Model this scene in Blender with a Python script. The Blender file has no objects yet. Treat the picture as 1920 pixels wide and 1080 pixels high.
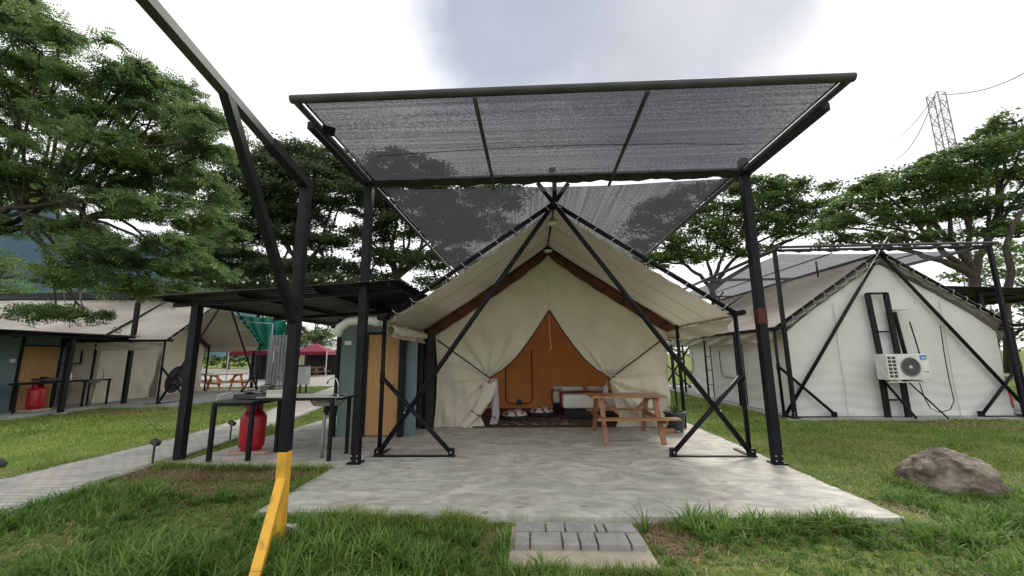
import bpy, math, random
import numpy as np
from mathutils import Vector, Matrix
R = math.radians
random.seed(7); rng = np.random.default_rng(7)
scene = bpy.context.scene
col = scene.collection

# ------------------------------------------------------------------ camera
F_PX, PITCH, ROLL, YAW, CAM_H = 746.0, 0.16769, -0.01084, 0.04343, 1.6
FW = np.array([-math.sin(YAW)*math.cos(PITCH), math.cos(YAW)*math.cos(PITCH), math.sin(PITCH)])
_r0 = np.array([math.cos(YAW), math.sin(YAW), 0.0]); _u0 = np.cross(_r0, FW)
RT = _r0*math.cos(ROLL)+_u0*math.sin(ROLL); UP = -_r0*math.sin(ROLL)+_u0*math.cos(ROLL)
cam = bpy.data.cameras.new('camera'); cam.sensor_width = 36; cam.lens = F_PX/1920*36
cam.clip_start = 0.05; cam.clip_end = 5000
cob = bpy.data.objects.new('camera', cam); col.objects.link(cob)
M4 = Matrix(((RT[0], UP[0], -FW[0], 0), (RT[1], UP[1], -FW[1], 0), (RT[2], UP[2], -FW[2], CAM_H), (0, 0, 0, 1)))
cob.matrix_world = M4
scene.camera = cob
scene.render.resolution_x, scene.render.resolution_y = 1024, 576
scene.view_settings.view_transform = 'Standard'; scene.view_settings.look = 'None'
scene.view_settings.exposure = 0.38; scene.view_settings.gamma = 1.0

def at(x, y, Y):
    """world point at depth Y on the sight line of photo pixel (x, y)"""
    d = FW+(x-960)/F_PX*RT-(y-540)/F_PX*UP
    t = Y/d[1]
    return np.array([d[0]*t, Y, CAM_H+d[2]*t])

# ------------------------------------------------------------------ sky and sun
SUN_EL, SUN_AZ = 42.0, 28.0          # azimuth measured from +Y (into the picture) towards +X
world = bpy.data.worlds.new('World'); scene.world = world; world.use_nodes = True
nt = world.node_tree; nt.nodes.clear()
def N(t, k, **kw):
    n = t.nodes.new(k)
    for a, b in kw.items(): setattr(n, a, b)
    return n
out = N(nt, 'ShaderNodeOutputWorld'); bg_sky = N(nt, 'ShaderNodeBackground'); bg_cl = N(nt, 'ShaderNodeBackground')
sky = N(nt, 'ShaderNodeTexSky', sky_type='NISHITA', sun_disc=False)
sky.sun_elevation = R(SUN_EL); sky.sun_rotation = R(SUN_AZ)
nt.links.new(sky.outputs[0], bg_sky.inputs[0]); bg_sky.inputs[1].default_value = 0.12
geo = N(nt, 'ShaderNodeTexCoord')
nz = N(nt, 'ShaderNodeTexNoise'); nz.inputs['Scale'].default_value = 2.2; nz.inputs['Detail'].default_value = 6; nz.inputs['Roughness'].default_value = .55
nt.links.new(geo.outputs['Generated'], nz.inputs['Vector'])
# grey-blue cloud belly high in the middle of the sky
def spot(px, py, a0, a1):
    d = FW+(px-960)/F_PX*RT-(py-540)/F_PX*UP; d = d/np.linalg.norm(d)
    dp = N(nt, 'ShaderNodeVectorMath', operation='DOT_PRODUCT'); nt.links.new(geo.outputs['Generated'], dp.inputs[0]); dp.inputs[1].default_value = tuple(d)
    ad = N(nt, 'ShaderNodeMath', operation='MULTIPLY_ADD'); nt.links.new(nz.outputs[0], ad.inputs[0]); ad.inputs[1].default_value = .16; nt.links.new(dp.outputs['Value'], ad.inputs[2])
    mr = N(nt, 'ShaderNodeMapRange', interpolation_type='SMOOTHSTEP'); nt.links.new(ad.outputs[0], mr.inputs[0])
    mr.inputs[1].default_value = math.cos(R(a1))+.08; mr.inputs[2].default_value = math.cos(R(a0))+.08
    return mr
s1 = spot(1250, 20, 6, 22); s2 = spot(1960, 230, 3, 13); s3 = spot(1060, -80, 6, 22)
mx = N(nt, 'ShaderNodeMath', operation='MAXIMUM'); nt.links.new(s1.outputs[0], mx.inputs[0]); nt.links.new(s3.outputs[0], mx.inputs[1])
mh = N(nt, 'ShaderNodeMath', operation='MULTIPLY'); nt.links.new(s2.outputs[0], mh.inputs[0]); mh.inputs[1].default_value = .35
mx2 = N(nt, 'ShaderNodeMath', operation='MAXIMUM'); nt.links.new(mx.outputs[0], mx2.inputs[0]); nt.links.new(mh.outputs[0], mx2.inputs[1])
cm = N(nt, 'ShaderNodeMix', data_type='RGBA'); nt.links.new(mx2.outputs[0], cm.inputs[0])
cm.inputs[6].default_value = (1.10, 1.10, 1.09, 1); cm.inputs[7].default_value = (.37, .405, .475, 1)
n2 = N(nt, 'ShaderNodeMapRange'); nt.links.new(nz.outputs[0], n2.inputs[0]); n2.inputs[1].default_value = .3; n2.inputs[2].default_value = .7; n2.inputs[3].default_value = .76; n2.inputs[4].default_value = 1.10
mm = N(nt, 'ShaderNodeMix', data_type='RGBA', blend_type='MULTIPLY'); mm.inputs[0].default_value = 1
nt.links.new(cm.outputs[2], mm.inputs[6]); nt.links.new(n2.outputs[0], mm.inputs[7])
nt.links.new(mm.outputs[2], bg_cl.inputs[0]); bg_cl.inputs[1].default_value = 1.0
ms = N(nt, 'ShaderNodeMixShader'); ms.inputs[0].default_value = .88
nt.links.new(bg_sky.outputs[0], ms.inputs[1]); nt.links.new(bg_cl.outputs[0], ms.inputs[2]); nt.links.new(ms.outputs[0], out.inputs[0])

sun = bpy.data.lights.new('sun', 'SUN'); sun.energy = 2.3; sun.angle = R(14); sun.color = (1, .95, .86)
sob = bpy.data.objects.new('sun', sun); col.objects.link(sob)
sd = Vector((math.sin(R(SUN_AZ))*math.cos(R(SUN_EL)), math.cos(R(SUN_AZ))*math.cos(R(SUN_EL)), math.sin(R(SUN_EL))))
sob.rotation_euler = (-sd).to_track_quat('-Z', 'Y').to_euler(); sob.location = sd*60

# ------------------------------------------------------------------ mesh helpers
class MB:
    def __init__(s): s.v = []; s.f = []; s.sm = []; s.pc = []
    def add(s, vs, fs, smooth=False):
        s.pc.append((len(s.v), len(s.f)))
        o = len(s.v); s.v += [tuple(map(float, p)) for p in vs]; s.f += [tuple(i+o for i in f) for f in fs]; s.sm += [smooth]*len(fs)
        return s
    def box(s, c, d, rz=0.0, rot=None):
        m = rot or Matrix.Rotation(rz, 3, 'Z'); c = Vector(c)
        vs = [c+m @ Vector((x*d[0]/2, y*d[1]/2, z*d[2]/2)) for z in (-1, 1) for y in (-1, 1) for x in (-1, 1)]
        return s.add(vs, [(0, 2, 3, 1), (4, 5, 7, 6), (0, 1, 5, 4), (2, 6, 7, 3), (0, 4, 6, 2), (1, 3, 7, 5)])
    def bar(s, a, b, w, h=None, upv=(0, 0, 1)):
        a, b = Vector(a), Vector(b); h = h or w; d = (b-a); L = d.length; d.normalize()
        u = Vector(upv)
        if abs(d.dot(u)) > .98: u = Vector((0, 1, 0))
        x = d.cross(u).normalized(); z = x.cross(d).normalized()
        return s.box((a+b)/2, (w, L, h), rot=Matrix((x, d, z)).transposed())
    def tube(s, pts, r, n=10, cap=True):
        P = [Vector(p) for p in pts]; k = len(P); rr = r if isinstance(r, (list, tuple)) else [r]*k
        ref = None; rings = []
        for i in range(k):
            t = (P[min(i+1, k-1)]-P[max(i-1, 0)]).normalized()
            if ref is None:
                ref = Vector((0, 0, 1)) if abs(t.z) < .9 else Vector((1, 0, 0))
            x = (ref-t*ref.dot(t)).normalized(); ref = x; y = t.cross(x)
            rings.append([P[i]+(x*math.cos(2*math.pi*j/n)+y*math.sin(2*math.pi*j/n))*rr[i] for j in range(n)])
        vs = [p for q in rings for p in q]
        fs = [(i*n+j, i*n+(j+1) % n, (i+1)*n+(j+1) % n, (i+1)*n+j) for i in range(k-1) for j in range(n)]
        s.add(vs, fs, True)
        if cap:
            o = len(s.v)-len(vs); s.f += [tuple(o+i for i in range(n))[::-1], tuple(o+(k-1)*n+i for i in range(n))]; s.sm += [False, False]
        return s
    def build_each(s, name, m, parent=None, bevel=0):
        """every piece added becomes an object of its own"""
        out = []; pc = s.pc+[(len(s.v), len(s.f))]
        for (v0, f0), (v1, f1) in zip(pc[:-1], pc[1:]):
            q = MB(); q.v = s.v[v0:v1]; q.f = [tuple(i-v0 for i in f) for f in s.f[f0:f1]]; q.sm = s.sm[f0:f1]
            out.append(q.build(name, m, parent, bevel))
        return out
    def lathe(s, prof, c=(0, 0, 0), n=20):
        vs = [(c[0]+r*math.cos(2*math.pi*j/n), c[1]+r*math.sin(2*math.pi*j/n), c[2]+z) for r, z in prof for j in range(n)]
        fs = [(i*n+j, i*n+(j+1) % n, (i+1)*n+(j+1) % n, (i+1)*n+j) for i in range(len(prof)-1) for j in range(n)]
        return s.add(vs, fs, True)
    def grid(s, fn, nu, nv, smooth=True):
        vs = [fn(i/nu, j/nv) for i in range(nu+1) for j in range(nv+1)]
        w = nv+1
        return s.add(vs, [(i*w+j, (i+1)*w+j, (i+1)*w+j+1, i*w+j+1) for i in range(nu) for j in range(nv)], smooth)
    def poly(s, pts, z0, z1):
        n = len(pts)
        s.add([(x, y, z0) for x, y in pts]+[(x, y, z1) for x, y in pts],
              [tuple(range(n))[::-1], tuple(range(n, 2*n))]+[(i, (i+1) % n, n+(i+1) % n, n+i) for i in range(n)])
        return s
    def build(s, name, m, parent=None, bevel=0):
        me = bpy.data.meshes.new(name); me.from_pydata(s.v, [], s.f); me.update()
        me.polygons.foreach_set('use_smooth', s.sm); me.materials.append(m)
        o = bpy.data.objects.new(name, me); col.objects.link(o)
        if parent: o.parent = parent
        if bevel:
            b = o.modifiers.new('bevel', 'BEVEL'); b.width = bevel; b.segments = 2; b.limit_method = 'ANGLE'
        return o
def fast_quads(name, V, m, parent=None):
    """V: (n,4,3) array of separate quads, or (n,k,3) strips given as k=2m rows"""
    n, k, _ = V.shape; q = (k-2)//2
    me = bpy.data.meshes.new(name); me.vertices.add(n*k); me.vertices.foreach_set('co', V.astype(np.float32).ravel())
    base = (np.arange(n)*k)[:, None, None]
    pat = np.array([[2*i, 2*i+1, 2*i+3, 2*i+2] for i in range(q)])[None]
    idx = (base+pat).reshape(-1)
    me.loops.add(len(idx)); me.loops.foreach_set('vertex_index', idx.astype(np.int32))
    me.polygons.add(n*q); me.polygons.foreach_set('loop_start', np.arange(0, len(idx), 4, dtype=np.int32))
    me.update(calc_edges=True); me.materials.append(m)
    o = bpy.data.objects.new(name, me); col.objects.link(o)
    if parent: o.parent = parent
    return o
def tag(o, label=None, cat=None, group=None, kind=None):
    if label: o['label'] = label
    if cat: o['category'] = cat
    if group: o['group'] = group
    if kind: o['kind'] = kind
    return o
def empty(name, loc=(0, 0, 0), rz=0.0, label=None, cat=None, group=None):
    o = bpy.data.objects.new(name, None); o.empty_display_size = .3; o.location = loc; o.rotation_euler = (0, 0, rz); col.objects.link(o)
    return tag(o, label, cat, group)
def copy_tree(o, parent=None):
    c = o.copy(); col.objects.link(c); c.parent = parent
    for ch in list(o.children): copy_tree(ch, c)
    return c
def vn(x, y, s=1.0, seed=0.0):
    """cheap smooth noise -1..1"""
    x, y = x*s+seed*3.7, y*s-seed*1.9
    return (math.sin(x*1.7+1.3*math.sin(y*1.1+.5))+math.sin(y*2.3+1.7*math.sin(x*.9+2.1))+math.sin((x+y)*3.1+math.sin(x*2.7)))/3

# ------------------------------------------------------------------ materials
def mat(name, c1, c2=None, rough=.6, scale=8, bump=0.0, bscale=None, metal=0.0, trans=0.0, stretch=(1, 1, 1), spec=.5, detail=5, contrast=(.35, .65), tcol=None):
    m = bpy.data.materials.new(name); m.use_nodes = True; t = m.node_tree; b = t.nodes['Principled BSDF']
    b.inputs['Roughness'].default_value = rough; b.inputs['Metallic'].default_value = metal
    b.inputs['Specular IOR Level'].default_value = spec
    tc = N(t, 'ShaderNodeTexCoord'); mp = N(t, 'ShaderNodeMapping'); mp.inputs['Scale'].default_value = stretch
    t.links.new(tc.outputs['Object'], mp.inputs[0])
    no = N(t, 'ShaderNodeTexNoise'); no.inputs['Scale'].default_value = scale; no.inputs['Detail'].default_value = detail
    t.links.new(mp.outputs[0], no.inputs['Vector'])
    mr = N(t, 'ShaderNodeMapRange'); t.links.new(no.outputs[0], mr.inputs[0]); mr.inputs[1].default_value, mr.inputs[2].default_value = contrast
    mx = N(t, 'ShaderNodeMix', data_type='RGBA'); t.links.new(mr.outputs[0], mx.inputs[0])
    c2 = c2 or tuple(x*.8 for x in c1)
    mx.inputs[6].default_value = (*c1, 1); mx.inputs[7].default_value = (*c2, 1)
    t.links.new(mx.outputs[2], b.inputs['Base Color'])
    if bump:
        nb = N(t, 'ShaderNodeTexNoise'); nb.inputs['Scale'].default_value = bscale or scale*3; nb.inputs['Detail'].default_value = 6
        t.links.new(mp.outputs[0], nb.inputs['Vector'])
        bp = N(t, 'ShaderNodeBump'); bp.inputs['Strength'].default_value = bump; bp.inputs['Distance'].default_value = .02
        t.links.new(nb.outputs[0], bp.inputs['Height']); t.links.new(bp.outputs[0], b.inputs['Normal'])
    if trans:
        tr = N(t, 'ShaderNodeBsdfTranslucent'); ms = N(t, 'ShaderNodeMixShader'); ms.inputs[0].default_value = trans
        if tcol: tr.inputs[0].default_value = (*tcol, 1)
        else: t.links.new(mx.outputs[2], tr.inputs[0])
        o = t.nodes['Material Output']; t.links.new(b.outputs[0], ms.inputs[1]); t.links.new(tr.outputs[0], ms.inputs[2]); t.links.new(ms.outputs[0], o.inputs[0])
    return m

STEEL = mat('black_steel', (.006, .0065, .010), (.012, .0125, .017), rough=.5, scale=6, bump=.05, bscale=60, spec=.2)
STEEL2 = mat('grey_black_steel', (.030, .030, .033), (.055, .055, .058), rough=.55, scale=3, bump=.05)
BOLT = mat('zinc_bolt', (.6, .6, .6), rough=.35, metal=.8)
CANVAS = mat('beige_canvas', (.70, .65, .53), (.64, .585, .47), rough=.85, scale=2.2, bump=.25, bscale=7, trans=.12, spec=.1)
CANVAS_ROOF = mat('awning_canvas', (.58, .52, .42), (.52, .465, .37), rough=.8, scale=1.5, bump=.2, bscale=5, trans=.24, spec=.15, stretch=(1, .4, 1))
CANVAS_W = mat('white_canvas', (.78, .775, .76), (.73, .72, .70), rough=.8, scale=1.6, bump=.3, bscale=5, trans=.08, spec=.1)
CANVAS_WR = mat('weathered_roof_canvas', (.60, .56, .50), (.40, .355, .31), rough=.75, scale=1.1, bump=.15, bscale=5, trans=.06, spec=.2, stretch=(1, .35, 1))
ORANGE = mat('orange_lining', (.92, .45, .18), (.84, .38, .15), rough=.9, scale=2, bump=.25, bscale=8, trans=.5, spec=.05)
BROWN = mat('brown_lining', (.15, .062, .036), (.085, .042, .03), rough=.9, scale=4, bump=.2, trans=.15, spec=.1)
ROPE = mat('white_rope', (.75, .74, .7), rough=.8, scale=40)
BLACKCORD = mat('black_webbing', (.012, .011, .012), rough=.8, scale=30)
DARKFAB = mat('black_fabric', (.02, .021, .022), (.035, .035, .036), rough=.9, scale=5, bump=.3)
MAUVE = mat('pale_mosquito_net', (.6, .57, .62), (.5, .47, .52), rough=.8, scale=6, trans=.3)
WOOD = mat('varnished_wood', (.42, .225, .105), (.27, .13, .058), rough=.32, scale=5, bump=.08, bscale=18, stretch=(1.2, 9, 9), spec=.5)
WOODLEG = mat('varnished_leg_wood', (.36, .17, .095), (.24, .105, .055), rough=.4, scale=5, bump=.08, stretch=(9, 9, 1.2))
WOODOR = mat('orange_wood', (.60, .24, .06), (.45, .17, .045), rough=.45, scale=5, stretch=(2, 9, 9))
WOODDK = mat('brown_wood', (.22, .10, .05), (.15, .07, .035), rough=.5, scale=5, stretch=(2, 9, 9))
PLY = mat('plywood_door', (.52, .29, .115), (.44, .235, .09), rough=.55, scale=2.5, bump=.06, stretch=(9, 9, .8))
TEAL = mat('teal_board', (.155, .215, .205), (.13, .185, .178), rough=.6, scale=2.5, bump=.05)
BLUEGREY = mat('blue_grey_board', (.17, .225, .245), (.14, .19, .21), rough=.6, scale=2.5, bump=.05)
PVC = mat('white_pvc', (.72, .72, .66), (.6, .59, .52), rough=.4, scale=4)
WHITE = mat('white_plastic', (.78, .78, .76), rough=.4, scale=6)
GREYP = mat('grey_plastic', (.28, .28, .29), (.22, .22, .23), rough=.5)
DKGREY = mat('dark_plastic', (.03, .032, .035), (.05, .05, .052), rough=.5)
BLUE = mat('blue_sticker', (.03, .25, .62), rough=.4)
RED = mat('red_enamel', (.42, .006, .018), (.33, .006, .014), rough=.33, scale=4, spec=.5)
REDT = mat('red_cloth', (.22, .012, .04), (.16, .01, .03), rough=.8)
BRICKC = mat('pink_brick', (.5, .34, .28), (.4, .28, .22), rough=.9, scale=12, bump=.3)
YELLOW = mat('yellow_paint', (.80, .43, .04), (.45, .25, .05), rough=.5, scale=7, bump=.08, detail=12, contrast=(.52, .66), stretch=(1, 1, .5))
STAINLESS = mat('stainless', (.6, .6, .58), (.48, .48, .46), rough=.28, metal=.9, scale=5)
GALV = mat('galvanised_sheet', (.42, .44, .46), (.34, .36, .38), rough=.5, metal=.35, scale=3)
GREENT = mat('green_tarp', (.0, .22, .15), (.0, .15, .10), rough=.5, scale=3, bump=.3, trans=.2)
MATTR = mat('white_bedding', (.80, .80, .74), (.72, .72, .66), rough=.9, scale=6, bump=.2)
BLANK = mat('brick_red_blanket', (.42, .09, .035), (.3, .06, .03), rough=.9, scale=8, bump=.2)
CUSH = mat('striped_cushion', (.7, .62, .58), (.15, .06, .05), rough=.9, scale=9, contrast=(.52, .6))
RUG = mat('brown_mat', (.16, .095, .07), (.07, .04, .035), rough=.95, scale=12, bump=.3)
POT = mat('dark_pot', (.035, .038, .045), (.05, .052, .06), rough=.5, scale=6)
BARK = mat('bark', (.07, .055, .042), (.035, .028, .022), rough=.95, scale=5, bump=.6, bscale=14, stretch=(3, 3, .6))
HOSE = mat('clear_hose', (.55, .62, .55), rough=.3)
ROCKM = mat('boulder_stone', (.33, .28, .225), (.075, .055, .04), rough=.95, scale=4.5, bump=1.0, bscale=16, contrast=(.36, .64), detail=14)
PALEB = mat('pale_wall', (.6, .58, .54), rough=.8, scale=3)
GAZ = mat('lamp_disc', (.85, .85, .8), rough=.4)

def foliage(name, c1, c2, c3, trans=.35):
    m = bpy.data.materials.new(name); m.use_nodes = True; t = m.node_tree; b = t.nodes['Principled BSDF']
    b.inputs['Roughness'].default_value = .55; b.inputs['Specular IOR Level'].default_value = .3
    g = N(t, 'ShaderNodeNewGeometry'); tc = N(t, 'ShaderNodeTexCoord')
    no = N(t, 'ShaderNodeTexNoise'); no.inputs['Scale'].default_value = .9; no.inputs['Detail'].default_value = 3
    t.links.new(tc.outputs['Object'], no.inputs['Vector'])
    r = N(t, 'ShaderNodeValToRGB'); e = r.color_ramp.elements
    e[0].position = .15; e[0].color = (*c1, 1); e[1].position = .85; e[1].color = (*c3, 1); k = r.color_ramp.elements.new(.5); k.color = (*c2, 1)
    ad = N(t, 'ShaderNodeMath', operation='MULTIPLY_ADD'); t.links.new(g.outputs['Random Per Island'], ad.inputs[0]); ad.inputs[1].default_value = .55
    sb = N(t, 'ShaderNodeMapRange'); t.links.new(no.outputs[0], sb.inputs[0]); sb.inputs[1].default_value = .35; sb.inputs[2].default_value = .65; sb.inputs[4].default_value = .45
    t.links.new(sb.outputs[0], ad.inputs[2]); t.links.new(ad.outputs[0], r.inputs[0])
    t.links.new(r.outputs[0], b.inputs['Base Color'])
    tr = N(t, 'ShaderNodeBsdfTranslucent'); t.links.new(r.outputs[0], tr.inputs[0])
    ms = N(t, 'ShaderNodeMixShader'); ms.inputs[0].default_value = trans; o = t.nodes['Material Output']
    t.links.new(b.outputs[0], ms.inputs[1]); t.links.new(tr.outputs[0], ms.inputs[2]); t.links.new(ms.outputs[0], o.inputs[0])
    return m
LEAF_N = foliage('rain_tree_leaf_near', (.06, .105, .045), (.125, .20, .075), (.26, .35, .13), .55)
LEAF_D = foliage('rain_tree_leaf_dark', (.04, .065, .034), (.08, .12, .055), (.16, .215, .085), .5)
LEAF_R = foliage('rain_tree_leaf_right', (.045, .085, .032), (.10, .17, .055), (.22, .29, .085), .5)
LEAF_L = foliage('light_leaf', (.08, .16, .04), (.13, .24, .06), (.2, .32, .09))
GRASSM = foliage('grass_blade', (.055, .13, .02), (.12, .25, .04), (.27, .40, .11), trans=.4)
GRASSL = foliage('lawn_blade', (.11, .19, .03), (.19, .29, .05), (.34, .40, .11), trans=.3)
DRYG = foliage('dry_grass', (.13, .08, .045), (.27, .18, .105), (.46, .34, .21), trans=.1)

def net_mat(name, dens, ax):
    """knitted shade net: thin threads with holes between them"""
    m = bpy.data.materials.new(name); m.use_nodes = True; t = m.node_tree; t.nodes.clear()
    tc = N(t, 'ShaderNodeTexCoord')
    mp = N(t, 'ShaderNodeMapping'); mp.inputs['Scale'].default_value = (.35, 30, 1) if ax == 'x' else (30, .35, 1)
    t.links.new(tc.outputs['Object'], mp.inputs[0])
    n1 = N(t, 'ShaderNodeTexNoise'); n1.inputs['Scale'].default_value = 1.0; n1.inputs['Detail'].default_value = 3; t.links.new(mp.outputs[0], n1.inputs['Vector'])
    n2 = N(t, 'ShaderNodeTexNoise'); n2.inputs['Scale'].default_value = 42; n2.inputs['Detail'].default_value = 1; t.links.new(tc.outputs['Object'], n2.inputs['Vector'])
    a = N(t, 'ShaderNodeMath', operation='MULTIPLY_ADD'); t.links.new(n1.outputs[0], a.inputs[0]); a.inputs[1].default_value = .8; t.links.new(n2.outputs[0], a.inputs[2])
    mr = N(t, 'ShaderNodeMapRange'); t.links.new(a.outputs[0], mr.inputs[0]); mr.inputs[1].default_value = .6; mr.inputs[2].default_value = 1.2
    mr.inputs[3].default_value = dens-.11; mr.inputs[4].default_value = min(.995, dens+.09)
    d = N(t, 'ShaderNodeBsdfDiffuse'); d.inputs[0].default_value = (.03, .03, .034, 1)
    tl = N(t, 'ShaderNodeBsdfTranslucent'); tl.inputs[0].default_value = (.03, .03, .034, 1)
    s = N(t, 'ShaderNodeAddShader'); t.links.new(d.outputs[0], s.inputs[0]); t.links.new(tl.outputs[0], s.inputs[1])
    tp = N(t, 'ShaderNodeBsdfTransparent'); ms = N(t, 'ShaderNodeMixShader'); o = N(t, 'ShaderNodeOutputMaterial')
    t.links.new(mr.outputs[0], ms.inputs[0]); t.links.new(tp.outputs[0], ms.inputs[1]); t.links.new(s.outputs[0], ms.inputs[2]); t.links.new(ms.outputs[0], o.inputs[0])
    return m
NET = net_mat('shade_net', .915, 'x'); NET2 = net_mat('shade_net_rear', .925, 'y')
NETB = net_mat('shade_net_weathered', .82, 'x')

def concrete(name, c1, c2, c3, st=(.85, 1.25, 1)):
    m = bpy.data.materials.new(name); m.use_nodes = True; t = m.node_tree; b = t.nodes['Principled BSDF']; b.inputs['Roughness'].default_value = .8; b.inputs['Specular IOR Level'].default_value = .3
    tc = N(t, 'ShaderNodeTexCoord'); mp = N(t, 'ShaderNodeMapping'); mp.inputs['Scale'].default_value = st; t.links.new(tc.outputs['Object'], mp.inputs[0])
    n1 = N(t, 'ShaderNodeTexNoise'); n1.inputs['Scale'].default_value = 1.5; n1.inputs['Detail'].default_value = 15; n1.inputs['Roughness'].default_value = .70; n1.inputs['Distortion'].default_value = 2.2
    t.links.new(mp.outputs[0], n1.inputs['Vector'])
    m2 = N(t, 'ShaderNodeMapping'); m2.inputs['Scale'].default_value = (1.1, 3.6, 1); t.links.new(tc.outputs['Object'], m2.inputs[0])
    nf = N(t, 'ShaderNodeTexNoise'); nf.inputs['Scale'].default_value = 2.6; nf.inputs['Detail'].default_value = 10; nf.inputs['Roughness'].default_value = .65; nf.inputs['Distortion'].default_value = 1.0
    t.links.new(m2.outputs[0], nf.inputs['Vector'])
    av = N(t, 'ShaderNodeMix', data_type='FLOAT'); av.inputs[0].default_value = .30; t.links.new(n1.outputs[0], av.inputs[2]); t.links.new(nf.outputs[0], av.inputs[3])
    r = N(t, 'ShaderNodeValToRGB'); e = r.color_ramp.elements; e[0].position = .39; e[0].color = (*c1, 1); e[1].position = .60; e[1].color = (*c3, 1)
    k = e.new(.49); k.color = (*c2, 1)
    t.links.new(av.outputs[0], r.inputs[0])
    # small dark pocks
    n3 = N(t, 'ShaderNodeTexNoise'); n3.inputs['Scale'].default_value = 5.5; n3.inputs['Detail'].default_value = 3; t.links.new(mp.outputs[0], n3.inputs['Vector'])
    pr = N(t, 'ShaderNodeMapRange'); t.links.new(n3.outputs[0], pr.inputs[0]); pr.inputs[1].default_value = .67; pr.inputs[2].default_value = .72; pr.inputs[3].default_value = 1; pr.inputs[4].default_value = .55
    # warm stains
    n4 = N(t, 'ShaderNodeTexNoise'); n4.inputs['Scale'].default_value = .8; n4.inputs['Detail'].default_value = 4; t.links.new(tc.outputs['Object'], n4.inputs['Vector'])
    wr = N(t, 'ShaderNodeMapRange'); t.links.new(n4.outputs[0], wr.inputs[0]); wr.inputs[1].default_value = .52; wr.inputs[2].default_value = .72; wr.inputs[4].default_value = .5
    wm = N(t, 'ShaderNodeMix', data_type='RGBA', blend_type='MULTIPLY'); t.links.new(wr.outputs[0], wm.inputs[0]); t.links.new(r.outputs[0], wm.inputs[6]); wm.inputs[7].default_value = (1, .88, .74, 1)
    pm = N(t, 'ShaderNodeMix', data_type='RGBA', blend_type='MULTIPLY'); pm.inputs[0].default_value = 1; t.links.new(wm.outputs[2], pm.inputs[6]); t.links.new(pr.outputs[0], pm.inputs[7])
    t.links.new(pm.outputs[2], b.inputs['Base Color'])
    bp = N(t, 'ShaderNodeBump'); bp.inputs['Strength'].default_value = .35; bp.inputs['Distance'].default_value = .01; t.links.new(n1.outputs[0], bp.inputs['Height']); t.links.new(bp.outputs[0], b.inputs['Normal'])
    return m
CONC = concrete('slab_concrete', (.33, .325, .295), (.455, .445, .40), (.63, .615, .545))
CONC2 = concrete('plain_concrete', (.27, .27, .26), (.33, .33, .31), (.40, .39, .37), (1, 1, 1))

def paver_mat():
    m = bpy.data.materials.new('grey_pavers'); m.use_nodes = True; t = m.node_tree; b = t.nodes['Principled BSDF']; b.inputs['Roughness'].default_value = .85
    tc = N(t, 'ShaderNodeTexCoord'); br = N(t, 'ShaderNodeTexBrick'); br.inputs['Scale'].default_value = 1; br.inputs['Brick Width'].default_value = .21; br.inputs['Row Height'].default_value = .105
    br.inputs['Mortar Size'].default_value = .006; br.inputs['Color1'].default_value = (.54, .515, .46, 1); br.inputs['Color2'].default_value = (.42, .41, .37, 1); br.inputs['Mortar'].default_value = (.2, .19, .165, 1)
    t.links.new(tc.outputs['Object'], br.inputs['Vector'])
    no = N(t, 'ShaderNodeTexNoise'); no.inputs['Scale'].default_value = 2.5; no.inputs['Detail'].default_value = 6; t.links.new(tc.outputs['Object'], no.inputs['Vector'])
    mr = N(t, 'ShaderNodeMapRange'); t.links.new(no.outputs[0], mr.inputs[0]); mr.inputs[1].default_value = .3; mr.inputs[2].default_value = .7; mr.inputs[3].default_value = .8; mr.inputs[4].default_value = 1.15
    mm = N(t, 'ShaderNodeMix', data_type='RGBA', blend_type='MULTIPLY'); mm.inputs[0].default_value = 1; t.links.new(br.outputs[0], mm.inputs[6]); t.links.new(mr.outputs[0], mm.inputs[7]); t.links.new(mm.outputs[2], b.inputs['Base Color'])
    bp = N(t, 'ShaderNodeBump'); bp.inputs['Strength'].default_value = .5; bp.inputs['Distance'].default_value = .01; bp.invert = True; t.links.new(br.outputs['Fac'], bp.inputs['Height']); t.links.new(bp.outputs[0], b.inputs['Normal'])
    return m
PAVER = paver_mat()
BRICKG = mat('grey_block', (.36, .35, .335), (.27, .265, .255), rough=.9, scale=9, bump=.3)

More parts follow.
